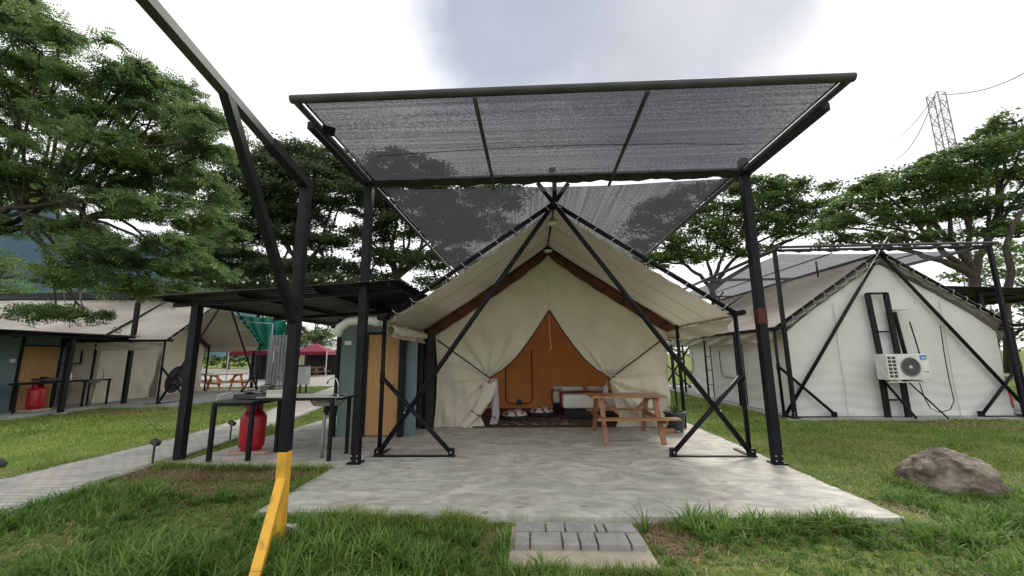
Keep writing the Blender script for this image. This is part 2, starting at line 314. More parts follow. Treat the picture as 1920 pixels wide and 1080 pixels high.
def ground_mat():
    m = bpy.data.materials.new('lawn_soil'); m.use_nodes = True; t = m.node_tree; b = t.nodes['Principled BSDF']; b.inputs['Roughness'].default_value = 1; b.inputs['Specular IOR Level'].default_value = .1
    tc = N(t, 'ShaderNodeTexCoord')
    def noise(s, d=5):
        n = N(t, 'ShaderNodeTexNoise'); n.inputs['Scale'].default_value = s; n.inputs['Detail'].default_value = d; t.links.new(tc.outputs['Object'], n.inputs['Vector']); return n
    a = noise(.55); f = noise(14, 6)
    r = N(t, 'ShaderNodeValToRGB'); e = r.color_ramp.elements; e[0].position = .3; e[0].color = (.07, .11, .025, 1); e[1].position = .72; e[1].color = (.22, .26, .07, 1); k = e.new(.5); k.color = (.13, .18, .04, 1)
    t.links.new(f.outputs[0], r.inputs[0])
    br = N(t, 'ShaderNodeValToRGB'); e = br.color_ramp.elements; e[0].position = .3; e[0].color = (.09, .06, .035, 1); e[1].position = .7; e[1].color = (.24, .17, .10, 1); t.links.new(f.outputs[0], br.inputs[0])
    mr = N(t, 'ShaderNodeMapRange'); t.links.new(a.outputs[0], mr.inputs[0]); mr.inputs[1].default_value = .52; mr.inputs[2].default_value = .70; mr.inputs[4].default_value = .5
    mx = N(t, 'ShaderNodeMix', data_type='RGBA'); at_ = N(t, 'ShaderNodeAttribute', attribute_name='bare'); mxx = N(t, 'ShaderNodeMath', operation='MAXIMUM'); t.links.new(at_.outputs['Fac'], mxx.inputs[0]); t.links.new(mr.outputs[0], mxx.inputs[1])
    t.links.new(mxx.outputs[0], mx.inputs[0]); t.links.new(r.outputs[0], mx.inputs[6]); t.links.new(br.outputs[0], mx.inputs[7]); t.links.new(mx.outputs[2], b.inputs['Base Color'])
    bp = N(t, 'ShaderNodeBump'); bp.inputs['Strength'].default_value = .8; bp.inputs['Distance'].default_value = .04; t.links.new(f.outputs[0], bp.inputs['Height']); t.links.new(bp.outputs[0], b.inputs['Normal'])
    return m
GROUND = ground_mat()

# ------------------------------------------------------------------ ground, slabs, paths
GZ = -0.07
def gz(x, y): return GZ+.018*vn(x, y, .7)+.012*vn(x, y, 2.1, 3)
mb = MB()
xs = np.concatenate([[-2500, -400, -90, -45], np.linspace(-26, 26, 301), [45, 90, 400, 2500]]); ys = np.concatenate([[-900, -100, -20], np.linspace(-4, 32, 211), [50, 90, 400, 2500]])
vs = [(x, y, gz(x, y) if abs(x) < 27 and -5 < y < 33 else GZ) for x in xs for y in ys]; w = len(ys)
mb.add(vs, [(i*w+j, (i+1)*w+j, (i+1)*w+j+1, i*w+j+1) for i in range(len(xs)-1) for j in range(w-1)], True)
ground_ob = tag(mb.build('ground', GROUND), kind='structure'); ground_xy = np.array([(v[0], v[1]) for v in vs])
def jag(a, b, n, amp):
    return [(a[0]+(b[0]-a[0])*k/n+random.gauss(0, amp)*(0 < k < n)*(abs(b[1]-a[1]) > abs(b[0]-a[0])), a[1]+(b[1]-a[1])*k/n+random.gauss(0, amp)*(0 < k < n)*(abs(b[1]-a[1]) <= abs(b[0]-a[0]))) for k in range(n)]
MAIN_SLAB = jag((-2.93, 6.2), (-2.93, 4.42), 16, .008)+jag((-2.93, 4.42), (.4, 4.33), 40, .009)+jag((.4, 4.33), (3.62, 4.36), 40, .009)+jag((3.62, 4.36), (3.64, 10.4), 60, .010)+[(3.64, 17.5), (-2.93, 17.5)]
tag(MB().poly(MAIN_SLAB, -.25, 0.0).build('concrete_slab', CONC), kind='structure')
KIT_SLAB = [(-5.55, 6.32), (-2.935, 6.08), (-2.935, 13.5), (-5.35, 13.5)]
tag(MB().poly(KIT_SLAB, -.25, -.006).build('kitchen_slab', CONC), kind='structure')
# raised slab under the left tent and the plaza past it
LEFT_SLAB = [(-24, 10.6), (-15.0, 11.2), (-14.9, 13.6), (-12.4, 13.7), (-12.2, 20.8), (-24, 20.8)]
tag(MB().poly(LEFT_SLAB, -.3, .03).build('left_slab', CONC2), kind='structure')
tag(MB().poly([(-60, 21.5), (-8, 23), (-4, 62), (-60, 62)], -.2, -.03).build('plaza', CONC2), kind='structure')
RIGHT_SLAB = [(6.35, 10.55), (15.5, 10.6), (15.5, 22), (6.35, 22)]
tag(MB().poly(RIGHT_SLAB, -.3, -.02).build('right_slab', CONC2), kind='structure')
PL = [(-8.6, 3.0), (-7.75, 4.6), (-7.41, 5.58), (-7.3, 6.8), (-7.35, 8.1), (-7.6, 9.8), (-8.15, 12.4), (-9.3, 16), (-11, 22.5)]
PR = [(-6.4, 1.8), (-5.98, 3.6), (-5.85, 4.45), (-5.95, 5.4), (-6.05, 6.6), (-6.2, 8.2), (-6.45, 10), (-6.95, 12.95), (-8.0, 16.5), (-9.6, 22.6)]
def interp(P, y):
    P = sorted(P, key=lambda p: p[1])
    return float(np.interp(y, [p[1] for p in P], [p[0] for p in P]))
yy = np.linspace(2, 22.5, 60)
mb = MB(); mb.grid(lambda u, v: (interp(PL, 2+20.5*u)*(1-v)+interp(PR, 2+20.5*u)*v, 2+20.5*u, -.028+.008*vn(u*20, v*2, 1)), 60, 4)
tag(mb.build('path', PAVER), kind='structure')
mb = MB()
for P, s in ((PL, -1), (PR, 1)):
    for a, b in zip(yy[:-1], yy[1:]):
        xa, xb = interp(P, a), interp(P, b)
        mb.add([(xa, a, -.032), (xa+s*.11, a, -.032), (xb+s*.11, b, -.032), (xb, b, -.032), (xa, a, -.2), (xa+s*.11, a, -.2), (xb+s*.11, b, -.2), (xb, b, -.2)],
               [(0, 1, 2, 3), (0, 4, 5, 1), (1, 5, 6, 2), (2, 6, 7, 3), (3, 7, 4, 0)])
tag(mb.build('path_kerb', CONC2), kind='structure')
# block step in front of the slab
st = empty('block_step', (.39, 3.93, GZ), 0, 'shallow step of grey blocks on a concrete bed at the slab edge', 'step')
MB().box((0, -.10, .0), (1.20, .78, .05)).build('bed', mat('sandy_concrete', (.46, .40, .31), (.36, .31, .25), rough=.95, scale=7, bump=.3), st, .01)
k = 0
bl = [(-.42, .185, .28, .2), (-.185, .185, .17, .2), (.05, .185, .28, .2), (.235, .185, .075, .2), (.42, .185, .27, .2),
      (-.49, -.06, .13, .25), (-.28, -.06, .27, .25), (-.065, -.06, .14, .25), (.085, -.06, .14, .25), (.30, -.06, .27, .25), (.505, -.06, .12, .25)]
for (x, y, w_, d_) in bl:
    MB().box((x, y-.02, .045+random.uniform(-.002, .002)), (w_-.008, d_-.008, .06)).build('block', BRICKG, st, .005)
tag(MB().box((.33, 3.15, GZ-.005), (.72, .3, .05), .03).build('stepping_stone', BRICKG, None, .01), 'flat grey paving slab sunk in grass before the step', 'paving slab')

# ------------------------------------------------------------------ mountain ridge
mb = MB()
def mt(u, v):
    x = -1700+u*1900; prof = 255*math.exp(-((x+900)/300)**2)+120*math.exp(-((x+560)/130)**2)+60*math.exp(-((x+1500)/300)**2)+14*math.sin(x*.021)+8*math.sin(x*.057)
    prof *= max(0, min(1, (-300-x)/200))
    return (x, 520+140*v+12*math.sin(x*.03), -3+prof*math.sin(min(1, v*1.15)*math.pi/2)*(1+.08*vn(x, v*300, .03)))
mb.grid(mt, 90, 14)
tag(mb.build('hills', mat('haze_tinted_forest', (.085, .13, .165), (.065, .105, .14), rough=1, scale=.05, bump=1, bscale=.12, spec=0)), kind='structure')  # forest green shifted to blue-grey: distance haze painted into the base colour

# ------------------------------------------------------------------ tents
HW = 2.96; EZ = 2.24; AZ = 4.22
def roof_z(x, dz=0): return AZ-(AZ-EZ)*abs(x)/HW+dz
def leg_frame(root, y, sgn, foot=.04):
    """A-frame legs, posts, braces and plates of one end of the tent"""
    for s in (-1, 1):
        MB().tube([(s*(HW-.01), y, .06), (-s*.27, y-.03*s*sgn, 4.62)], .042, 12).build('leg', STEEL, root)
        m = MB(); m.tube([(s*HW, y+.05*sgn, .05), (s*HW, y+.05*sgn, EZ)], .036, 12); m.tube([(s*HW, y+.05*sgn, 1.16), (s*HW, y+.05*sgn, 1.34)], .045, 12)
        pst = m.build('post', STEEL, root)
        MB().tube([(s*HW, y+.03*sgn, 1.26), (s*1.76, y-.03*sgn, .07)], .036, 12).build('brace', STEEL, root)
        m = MB(); m.box((s*2.37, y, .012), (1.34, .07, .016)); m.box((s*1.76, y, .07), (.09, .09, .12)); m.box((s*(HW), y, .07), (.1, .1, .12)); m.box((s*(HW+.0), y+.25*sgn, .012), (.07, .5, .014))
        bpl = m.build('base_plate', STEEL, root)
        m = MB()
        for (bx, bz) in ((s*1.76, .08), (s*(HW-.01), .09), (s*2.53, .70)):
            m.tube([(bx, y-.07, bz), (bx, y-.045, bz)], .013, 8)
        m.build_each('bolt', BOLT, bpl)
def rafters(root, y, lace=True):
    m = MB()
    for s in (-1, 1): m.tube([(s*HW, y, EZ), (0, y, AZ+.02)], .04, 12)
    m.build_each('rafter', STEEL, root)
    if lace:
        for s in (-1, 1):
            pts = []; n = 10
            for k in range(n):
                x0 = HW*(k+.35)/n
                for i, a in enumerate(np.linspace(-2.6, 2.6, 10)):
                    x = s*(x0+.05*i/9); r = .058; z = roof_z(x)
                    pts.append((x+s*.556*r*math.cos(a), y+r*math.sin(a)+.012, z+.831*r*math.cos(a)))
                x = s*(x0+.07); pts.append((x-s*.05, y+.07, roof_z(x)-.09)); pts.append((x+s*.12, y+.07, roof_z(x+s*.12)-.10)); 
            MB().tube(pts, .0055, 6).build('lacing', ROPE, root)
def canvas_roof(root, y0, y1, m_out, name='roof', und=None):
    def fn(u, v):
        x = (v*2-1)*(HW+.0); y = y0+(y1-y0)*u
        z = roof_z(x, -.055)
        t = abs(x)/HW
        z -= .05*math.sin(t*math.pi)*(.6+.4*math.sin(u*9))+.012*vn(x, y, 1.6, 2)
        if u < .001 or u > .999:
            y += (.05 if u < .5 else -.05)*abs(math.sin(t*math.pi*10))
        return (x, y, z)
    return MB().grid(fn, 46, 80).build(name, m_out, root)
def valance(root, s, y0, y1, m, drop=.28, name='eave_flap'):
    def fn(u, v):
        y = y0+(y1-y0)*u
        sag = .5+.5*abs(math.sin(u*math.pi*2.5))
        return (s*(HW-.02-.07*v+.03*math.sin(v*6+y*4)), y, EZ-.07-drop*v*(.55+.45*sag)+.01*math.sin(y*13))
    return MB().grid(fn, 60, 6).build(name, m, root)
def wall_edge_x(z):
    return 2.66-.05*math.sin(min(z, 2.1)/2.1*math.pi) if z < 2.08 else max(0, 2.66*(1-((z-2.08)/(3.94-2.08))**1.12))
DOORC = [(0, -1.50), (.25, -1.60), (.6, -1.50), (1.0, -1.43), (1.1, -1.40), (1.25, -1.13), (1.5, -.83), (1.8, -.58), (2.2, -.29), (2.63, -.01)]
def door_x(z, side):
    x = -np.interp(z, [p[0] for p in DOORC], [-(-p[1]) for p in DOORC])
    x = float(np.interp(z, [p[0] for p in DOORC], [p[1] for p in DOORC])) if z < 2.63 else 0.0
    if side > 0: x = -x*.93
    return x
def front_wall(root, y, door=True, m=CANVAS):
    """gable wall with a tied-back door; gathers run from the tie"""
    for s in (-1, 1):
        def fn(u, v, s=s):
            z = .015+3.92*v
            xo = s*wall_edge_x(z); xd = door_x(z, s) if door else (0 if True else 0)
            x = xo+(xd-xo)*u
            d = 0.0
            tx, tz = (-1.4, 1.1) if s < 0 else (1.3, 1.04)
            rr = math.hypot(x-tx, z-tz); ang = math.atan2(z-tz, x-tx)
            if door:
                g = math.exp(-rr/1.15)
                d += .075*g*math.sin(ang*11+1+.6*math.sin(rr*4))*min(1, rr/.15)+.02*g*math.sin(ang*29)*min(1, rr/.15)
                d += .03*math.exp(-abs(x-xd)/.18)*math.sin(z*3)*1
            d += .026*math.sin((x*.8+z*.55)*9+2*math.sin(z*1.5))*(.35+.65*max(0, 1-z/2.2))
            d += .022*vn(x, z, 1.3, s)+.017*math.sin(x*19+z*3+2*math.sin(x*3))*max(0, 1-z/1.5)+.006*math.sin(x*47-z*5)*max(0, 1-z/1.2)
            return (x, y+d, z)
        MB().grid(fn, 60, 90).build('front_wall', m, root)
    # webbing along the door edge
    if door:
        mb = MB()
        for s in (-1, 1):
            mb.tube([(door_x(z, s)+s*-.004, y-.02, z) for z in np.linspace(1.03 if s > 0 else 1.1, 2.62, 22)], .013, 6)
        mb.tube([(-1.4, y-.03, 1.1), (-2.62, y-.05, 1.98)], .014, 6); mb.tube([(1.3, y-.03, 1.04), (2.55, y-.05, 1.93)], .014, 6)
        mb.build_each('tie_cord', BLACKCORD, root)
        # turned-back door flap with its pale net
        def fl(u, v): return (-1.39+.17*u+.05*v-.1*(v > .8)*(v-.8)*3, y+.03+.04*math.sin(u*5+v*4), 1.08-1.0*v)
        MB().grid(fl, 6, 14).build('door_net', MAUVE, root)
        def fr(u, v): return (1.28-.12*u*math.sin(v*3.1), y+.03+.04*math.sin(u*6+v*3), 1.03-.62*v)
        MB().grid(fr, 6, 12).build('door_net', MAUVE, root)
        mb = MB(); mb.tube([(-1.82, y-.05, .40), (-1.68, y-.09, .30), (-1.5, y-.1, .24), (-1.37, y-.06, .20)], .012, 6); mb.tube([(-1.37, y-.03, .55), (-1.52, y-.06, .44), (-1.42, y-.07, .3), (-1.25, y-.05, .22)], .012, 6)
        mb.tube([(-1.85, y-.03, .03), (-.7, y-.02, .035), (.3, y-.02, .03), (1.3, y-.03, .035)], .012, 6)
        mb.build_each('flap_binding', BLACKCORD, root)
        # bulging rolled lower flap
        def rf(u, v):
            a = v*math.pi; w_ = .16+.12*u
            return (-1.40-.55*u*u+.0-(.16*math.cos(a))*(1-u*.2), y-.02-.09*math.sin(a)*(.4+.6*u), 1.0-.95*u+.03*math.sin(v*9))
        MB().grid(rf, 20, 12).build('door_flap', m, root)
def gable_trim(root, y, m=BROWN):
    """lining strip between the inner rafter and the gable wall, with straps"""
    mb = MB(); sb = MB()
    for s in (-1, 1):
        def fn(u, v, s=s):
            x = s*HW*u*.985; zt = roof_z(x, -.09)
            xw = s*2.66*u
            zw = 3.94-(3.94-2.08)*u**.9 - .02*abs(math.sin(u*math.pi*6))
            return (x*(1-v)+xw*v, y-.03-.05*math.sin(v*math.pi), zt*(1-v)+zw*v)
        mb.grid(fn, 48, 6)
        for k in range(1, 7):
            u = k/6.5
            sb.tube([np.array(fn(u, v))+np.array((0, -.012, 0)) for v in np.linspace(0, 1, 6)], .011, 6)
    gl = mb.build('gable_lining', m, root); sb.build_each('strap', BLACKCORD, gl)
def side_wall(root, s, y0, y1, m, window=None):
    def fn(u, v):
        y = y0+(y1-y0)*u; z = .01+2.1*v
        return (s*(2.66-.05*math.sin(v*math.pi)+.02*vn(y, z, 1.6, s)+.012*math.sin(z*17+2*math.sin(y*2))*max(0, 1-v)), y, z)
    MB().grid(fn, 80, 26).build('side_wall', m, root)
def rear_wall(root, y, m):
    def fn(u, v):
        z = .01+3.9*v; x = (u*2-1)*wall_edge_x(z)
        return (x, y+.02*vn(x, z, 1.3)+.007*math.sin(z*24+1.5*math.sin(x*3))*max(0, 1-z/1.8), z)
    MB().grid(fn, 70, 90).build('rear_wall', m, root)
def make_tent(root, L, mroof, mwall, door, lining, flap_m, front_lace=True):
    leg_frame(root, 0.0, 1); leg_frame(root, L, -1)
    rafters(root, 0.0, front_lace); rafters(root, L)
    yw = 2.56
    # inner truss at the gable wall
    m = MB()
    for s in (-1, 1): m.tube([(s*HW, yw-.06, EZ+.0), (0, yw-.06, AZ-.10)], .038, 10); m.tube([(s*2.88, yw-.06, 0), (s*2.88, yw-.06, EZ)], .04, 10)
    m.build_each('inner_truss', STEEL, root)
    MB().tube([(0, -.12, AZ-.03), (0, L+.12, AZ-.03)], .04, 10).build('ridge_pole', STEEL, root)
    for s in (-1, 1):
        MB().tube([(s*HW, -.22, EZ-.0), (s*HW, L+.22, EZ-.0)], .044, 10).build('eave_pole', STEEL, root)
        for py in np.linspace(yw, L, 4)[1:-1]:
            m = MB(); m.tube([(s*2.93, py, 0), (s*2.93, py, EZ)], .035, 10); m.tube([(s*2.78, py+.12, 0.05), (s*2.78, py+.12, 1.9)], .018, 8)
            for zz in (.5, 1.0, 1.5): m.tube([(s*2.93, py, zz), (s*2.78, py+.12, zz)], .012, 6)
            m.build('side_post', STEEL, root)
        pts = []
        for k in range(9*8):
            a = k/8*2*math.pi; pts.append((s*(HW+.0)+.055*math.cos(a)*s-.02*s, .15+k/8*.27, EZ+.056*math.sin(a)))
        MB().tube(pts, .0055, 5).build('eave_lacing', ROPE, root)
        valance(root, s, .15, L-.2, flap_m)
        side_wall(root, s, yw, L-.12, mwall)
    canvas_roof(root, .05, L-.05, mroof)
    front_wall(root, yw, door, mwall); gable_trim(root, yw-.04, lining); rear_wall(root, L-.12, mwall)
    return root

tent = empty('safari_tent', (.46, 6.72, 0), 0, 'beige canvas safari tent in the middle with its door flaps tied open', 'tent', 'safari tents')
make_tent(tent, 9.2, CANVAS_ROOF, CANVAS, True, BROWN, CANVAS_ROOF)
# orange room inside
yb = 5.75
m = MB()
m.grid(lambda u, v: ((u*2-1)*2.6*(1 if v < .5 else (2-2*v)), yb+.025*vn(u*6, v*5, 1)+.01*math.sin(v*60), (v*4.2 if v < .5 else 2.1+(v-.5)*3.5)), 50, 60)
m.build('lining_back', ORANGE, tent)
for s in (-1, 1):
    MB().grid(lambda u, v: (s*(2.6-.02*math.sin(u*20)), 2.62+3.13*u, .01+2.09*v), 20, 8).build('lining_side', ORANGE, tent)
    MB().grid(lambda u, v: (s*2.6*(1-v), 2.62+3.13*u, 2.1+1.75*v-.04*math.sin(v*3.14)), 20, 8).build('lining_ceiling', ORANGE, tent)
MB().box((0, 4.2, .012), (5.2, 3.1, .02)).build('groundsheet', RUG, tent)
m = MB(); bx, bz = -.72, .12
def U(bx0, bx1, z0, z1, y, r=.16):
    pts = [(bx0, y, z1), (bx0, y, z0+r)]+[(bx0+r-r*math.cos(a), y, z0+r-r*math.sin(a)) for a in np.linspace(0, math.pi/2, 6)[1:]]
    pts += [(bx1-r+r*math.sin(a), y, z0+r-r*math.cos(a)) for a in np.linspace(0, math.pi/2, 6)]+[(bx1, y, z1)]
    return pts
m.tube(U(-1.22, -.42, .16, 1.75, yb-.03), .016, 6); m.build('window_zip', BLACKCORD, tent)
MB().tube([(.0, 2.66, 2.5), (.01, 2.75, 2.1), (.03, 2.75, 1.75), (-.02, 2.75, 1.70)], .006, 6).build('zip_pull_cord', ROPE, tent)
m = MB(); m.box((-2.84, 2.52, 1.06), (.34, .05, 2.1)); m.build('corner_sleeve', DARKFAB, tent)
m = MB()
for z in (.35, .9, 1.5, 1.95): m.tube([(2.66, 2.5, z), (2.88, 2.48, z+.02)], .008, 5)
m.tube([(2.70, 2.45, 1.8), (2.72, 2.42, .35)], .02, 6); m.build_each('corner_strap', BLACKCORD, tent)
for (yy_, zz_) in ((.55, AZ-.14), (2.36, AZ-.2)):
    o = MB().lathe([(0, -.045), (.085, -.04), (.1, -.02), (.1, 0), (0, 0)], (.46, 6.72+yy_, zz_), 20).build('ceiling_lamp', GAZ)
    tag(o, 'white disc lamp under the ridge close to the crossed pole tips' if yy_ < 1 else 'white disc lamp under the ridge at the inner truss', 'lamp', 'disc lamps under the tent ridge')

# things in the tent
def bed(loc, w, l, label):
    b = empty('bed', loc, 0, label, 'bed', 'beds inside the tent')
    MB().box((0, 0, .12), (w*.94, l*.94, .2)).build('bed_base', DARKFAB, b)
    MB().box((0, 0, .42), (w, l, .34)).build('mattress', MATTR, b, .06)
    MB().grid(lambda u, v: (-w/2-.015+(w*.9)*u**1.0, -l*.30+l*.28*v, .605+.012*math.sin(u*9+v*4)), 20, 8).build('blanket', BLANK, b)
    m = MB(); m.box((-w/2-.015, -l*.16, .42), (.02, l*.28+.28, .34)); m.build('blanket_side', BLANK, b, .008)
    for k in (-1, 1): MB().box((k*w*.24, l*.34, .64), (w*.42, .42, .13), .1*k).build('pillow', MATTR, b, .055)
    return b
bed((1.55, 11.22, .02), 1.5, 1.75, 'white made bed with red blanket nearest the door behind the picnic table')
bed((.72+.35, 12.05-.05, .0), .9, .75, 'smaller bed with pale pillows beyond the front bed')
def pouf(x, y, r, label):
    p = empty('floor_cushion', (x, y, .03), 0, label, 'cushion', 'round cushions on the tent floor')
    MB().lathe([(0, 0), (r*.85, 0), (r, .06), (r*.98, .10), (r*.8, .17), (r*.4, .22), (0, .23)], (0, 0, 0), 28).build('cushion_top', CUSH, p)
    MB().lathe([(r*.9, -.01), (r*1.02, .0), (r*1.03, .09), (r*.98, .11)], (0, 0, 0), 28).build('cushion_base', DARKFAB, p)
pouf(-.42, 10.35, .34, 'striped round floor cushion, left one of the pair inside the door'); pouf(.27, 10.95, .34, 'striped round floor cushion, farther one beside the bed')
tag(MB().box((.0, 10.0, .03), (1.9, .9, .012), .05).build('floor_rug', mat('patterned_rug', (.05, .03, .03), (.35, .25, .22), rough=.95, scale=10, contrast=(.5, .56))), 'dark patterned rug under the round cushions', 'rug')
o = empty('table_fan', (-.35, 12.3, .02), 0, 'small dark fan on the tent floor below the window outline', 'fan')
MB().lathe([(0, 0), (.07, 0), (.06, .03), (.015, .04), (.015, .14), (0, .14)], (0, 0, 0)).build('fan_base', WHITE, o)
MB().tube([(0, -.03, .2), (0, .03, .2)], .085, 16).build('fan_head', DKGREY, o)

# left tent: same kind, turned to face right; door closed
lt = empty('safari_tent', (-13.45, 16.95, .03), R(95), 'weathered beige tent on the left, side-on, its pale front wall shut', 'tent', 'safari tents')
make_tent(lt, 10.0, CANVAS_WR, CANVAS, False, DARKFAB, CANVAS_WR)
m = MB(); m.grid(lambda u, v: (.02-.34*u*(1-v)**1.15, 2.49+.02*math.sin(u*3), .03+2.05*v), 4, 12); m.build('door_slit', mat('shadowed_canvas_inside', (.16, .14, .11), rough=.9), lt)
# right tent: rear end faces the camera
rt = empty('safari_tent', (9.37, 19.95, -.02), R(180), 'white canvas tent on the right with an air conditioner on its rear wall', 'tent', 'safari tents')
make_tent(rt, 9.2, CANVAS_WR, CANVAS_W, False, DARKFAB, CANVAS_WR)
m = MB()   # grey trim along the rear gable, seen from behind the lacing
for s in (-1, 1):
    m.grid(lambda u, v: (s*HW*u, 9.19-.04*math.sin(v*3), roof_z(HW*u, -.03)-v*(.17+.03*math.sin(u*40))), 50, 4)
m.build('gable_trim', mat('grey_trim_canvas', (.20, .19, .175), (.13, .12, .11), rough=.85, scale=4), rt)
for (y0, lab) in ((1.2, 'left'), (4.9, 'right')):   # zip outlines on the long wall
    m = MB(); pts = U(y0, y0+1.3, .8, 1.7, 0, .3); m.tube([(2.70, p[0]+.5, p[2]) for p in pts], .014, 6); m.build('window_zip', BLACKCORD, rt)

SEAM = mat('stitched_seam', (.50, .49, .46), rough=.9)
for xs_ in (-1.35, 1.35):
    MB().tube([(xs_, 9.2-.1+.02*vn(xs_, z, 1.3)+.013, z) for z in np.linspace(.03, 2.9, 30)], .006, 5).build('seam', SEAM, rt)
for y_ in (.9, 1.75):
    for s in (-1, 1):
        MB().tube([(s*x, y_+.01*math.sin(x*5), roof_z(x, -.075)-.05*math.sin(x/HW*math.pi)*.9) for x in np.linspace(.05, 2.9, 14)], .004, 5).build('seam', mat('roof_seam', (.42, .38, .31), rough=.9), tent)
# ------------------------------------------------------------------ things on the right tent's rear wall
fr = empty('mounting_frame', (9.1, 10.72, -.02), 0, 'black ladder-like steel frame standing against the white tent wall', 'steel frame')
for k, (xa, xb, z0, z1) in enumerate(((-.19, -.26, 1.55, 3.13), (.25, .2, 1.55, 3.13))):
    MB().bar((xa+.03, .02, z0), (xb+.03, .02, z1), .12, .06, (0, 1, 0)).build('upper_rail', STEEL, fr)
for (xa, xb) in ((-.24, -.24), (.25, .25)):
    MB().bar((xa, -.02, 0.0), (xb, -.02, 1.2), .13, .06, (0, 1, 0)).build('lower_rail', STEEL, fr)
m = MB(); m.bar((-.25, .02, 3.12), (.26, .02, 3.12), .06, .05); m.bar((-.2, .02, 2.12), (.22, .02, 2.12), .06, .04); m.bar((-.2, -.02, .42), (.24, -.02, .42), .05, .04); m.build_each('rung', STEEL, fr)
MB().bar((-.2, -.05, .85), (.1, -.4, .02), .05).build('stay', STEEL, fr)
MB().bar((.28, -.05, .95), (.78, -.45, .02), .035).build('stay', STEEL, fr)
ac = empty('air_conditioner', (9.21, 10.48, .90), 0, 'white outdoor air conditioner unit with a round grey fan grille and blue sticker', 'air conditioner')
MB().box((0, 0, .32), (1.0, .34, .62)).build('casing', WHITE, ac, .015)
m = MB(); m.lathe([(.215, 0), (.23, 0), (.235, .012), (.225, .02), (.21, .016)], (0, 0, 0), 40)
for v in range(len(m.v)): x, y, z = m.v[v]; m.v[v] = (x+.04, -.172-z, y+.32)
m.build('fan_ring', GREYP, ac)
m = MB(); m.lathe([(0, 0), (.21, 0)], (0, 0, 0), 40)
for v in range(len(m.v)): x, y, z = m.v[v]; m.v[v] = (x+.04, -.174, y+.32)
m.build('fan_well', DKGREY, ac)
m = MB()
for r_ in (.05, .08, .11, .14, .17, .195):
    pts = [(.04+r_*math.cos(a), -.18, .32+r_*math.sin(a)) for a in np.linspace(0, 2*math.pi, 33)]; m.tube(pts, .003, 4)
for k in range(16):
    a = k*math.pi/8; m.tube([(.04+.03*math.cos(a), -.18, .32+.03*math.sin(a)), (.04+.21*math.cos(a+.25), -.18, .32+.21*math.sin(a+.25))], .003, 4)
m.build('grille', GREYP, ac)
MB().tube([(.04, -.19, .32), (.04, -.172, .32)], .035, 16).build('fan_hub', PVC, ac)
m = MB()
for i in range(2):
    for j in range(6): m.box((-.43+i*.105, -.172, .10+j*.088), (.078, .006, .062))
m.build_each('side_louvre', DKGREY, ac)
MB().box((.37, -.173, .545), (.15, .006, .11)).build('sticker', BLUE, ac)
m = MB()
for k, (x0, w_) in enumerate(((.33, .05), (.385, .05))): m.box((x0+.015, -.178, .545), (w_*.7, .004, .03))
m.box((.37, -.178, .512), (.1, .004, .008)); m.build('sticker_mark', WHITE, ac)
m = MB()
for k in range(4): m.box((.36+k*.026, -.172, .2), (.018, .005, .022))
m.build('maker_mark', DKGREY, ac)
m = MB(); m.box((-.28, .0, -.02), (.06, .4, .03)); m.box((.28, 0, -.02), (.06, .4, .03)); m.box((0, -.12, -.045), (.95, .03, .025)); m.build_each('bracket', PVC, ac)
t_ = empty('duct_cover', (9.6, 10.78, 1.45), 0, 'black pipe rising from the air conditioner to a white dish cap', 'pipe')
MB().tube([(-.02, -.03, .02), (-.06, -.03, .45), (-.10, -.03, .95), (-.14, -.05, 1.15)], .045, 10).build('pipe_run', STEEL, t_)
MB().lathe([(0, .06), (.03, .055), (.16, .0), (.17, -.012), (0, -.012)], (.0, -.1, 1.21), 24).build('dish_cap', WHITE, t_)
tag(MB().tube([(9.88, 10.7, 1.5), (9.86, 10.73, 1.9), (9.81, 10.74, 2.35)], .015, 8).build('conduit', STEEL), 'thin short black conduit above the air conditioner', 'conduit')
cp = [at(1763, 610, 10.72), at(1770, 660, 10.72), at(1779, 710, 10.72), at(1789, 752, 10.72), at(1782, 768, 10.70), at(1762, 773, 10.68), at(1745, 766, 10.66), at(1733, 745, 10.66), at(1722, 712, 10.66)]
tag(MB().tube(cp, .011, 6).build('power_cable', BLACKCORD), 'black cable looping down the white tent wall to the air conditioner', 'cable')

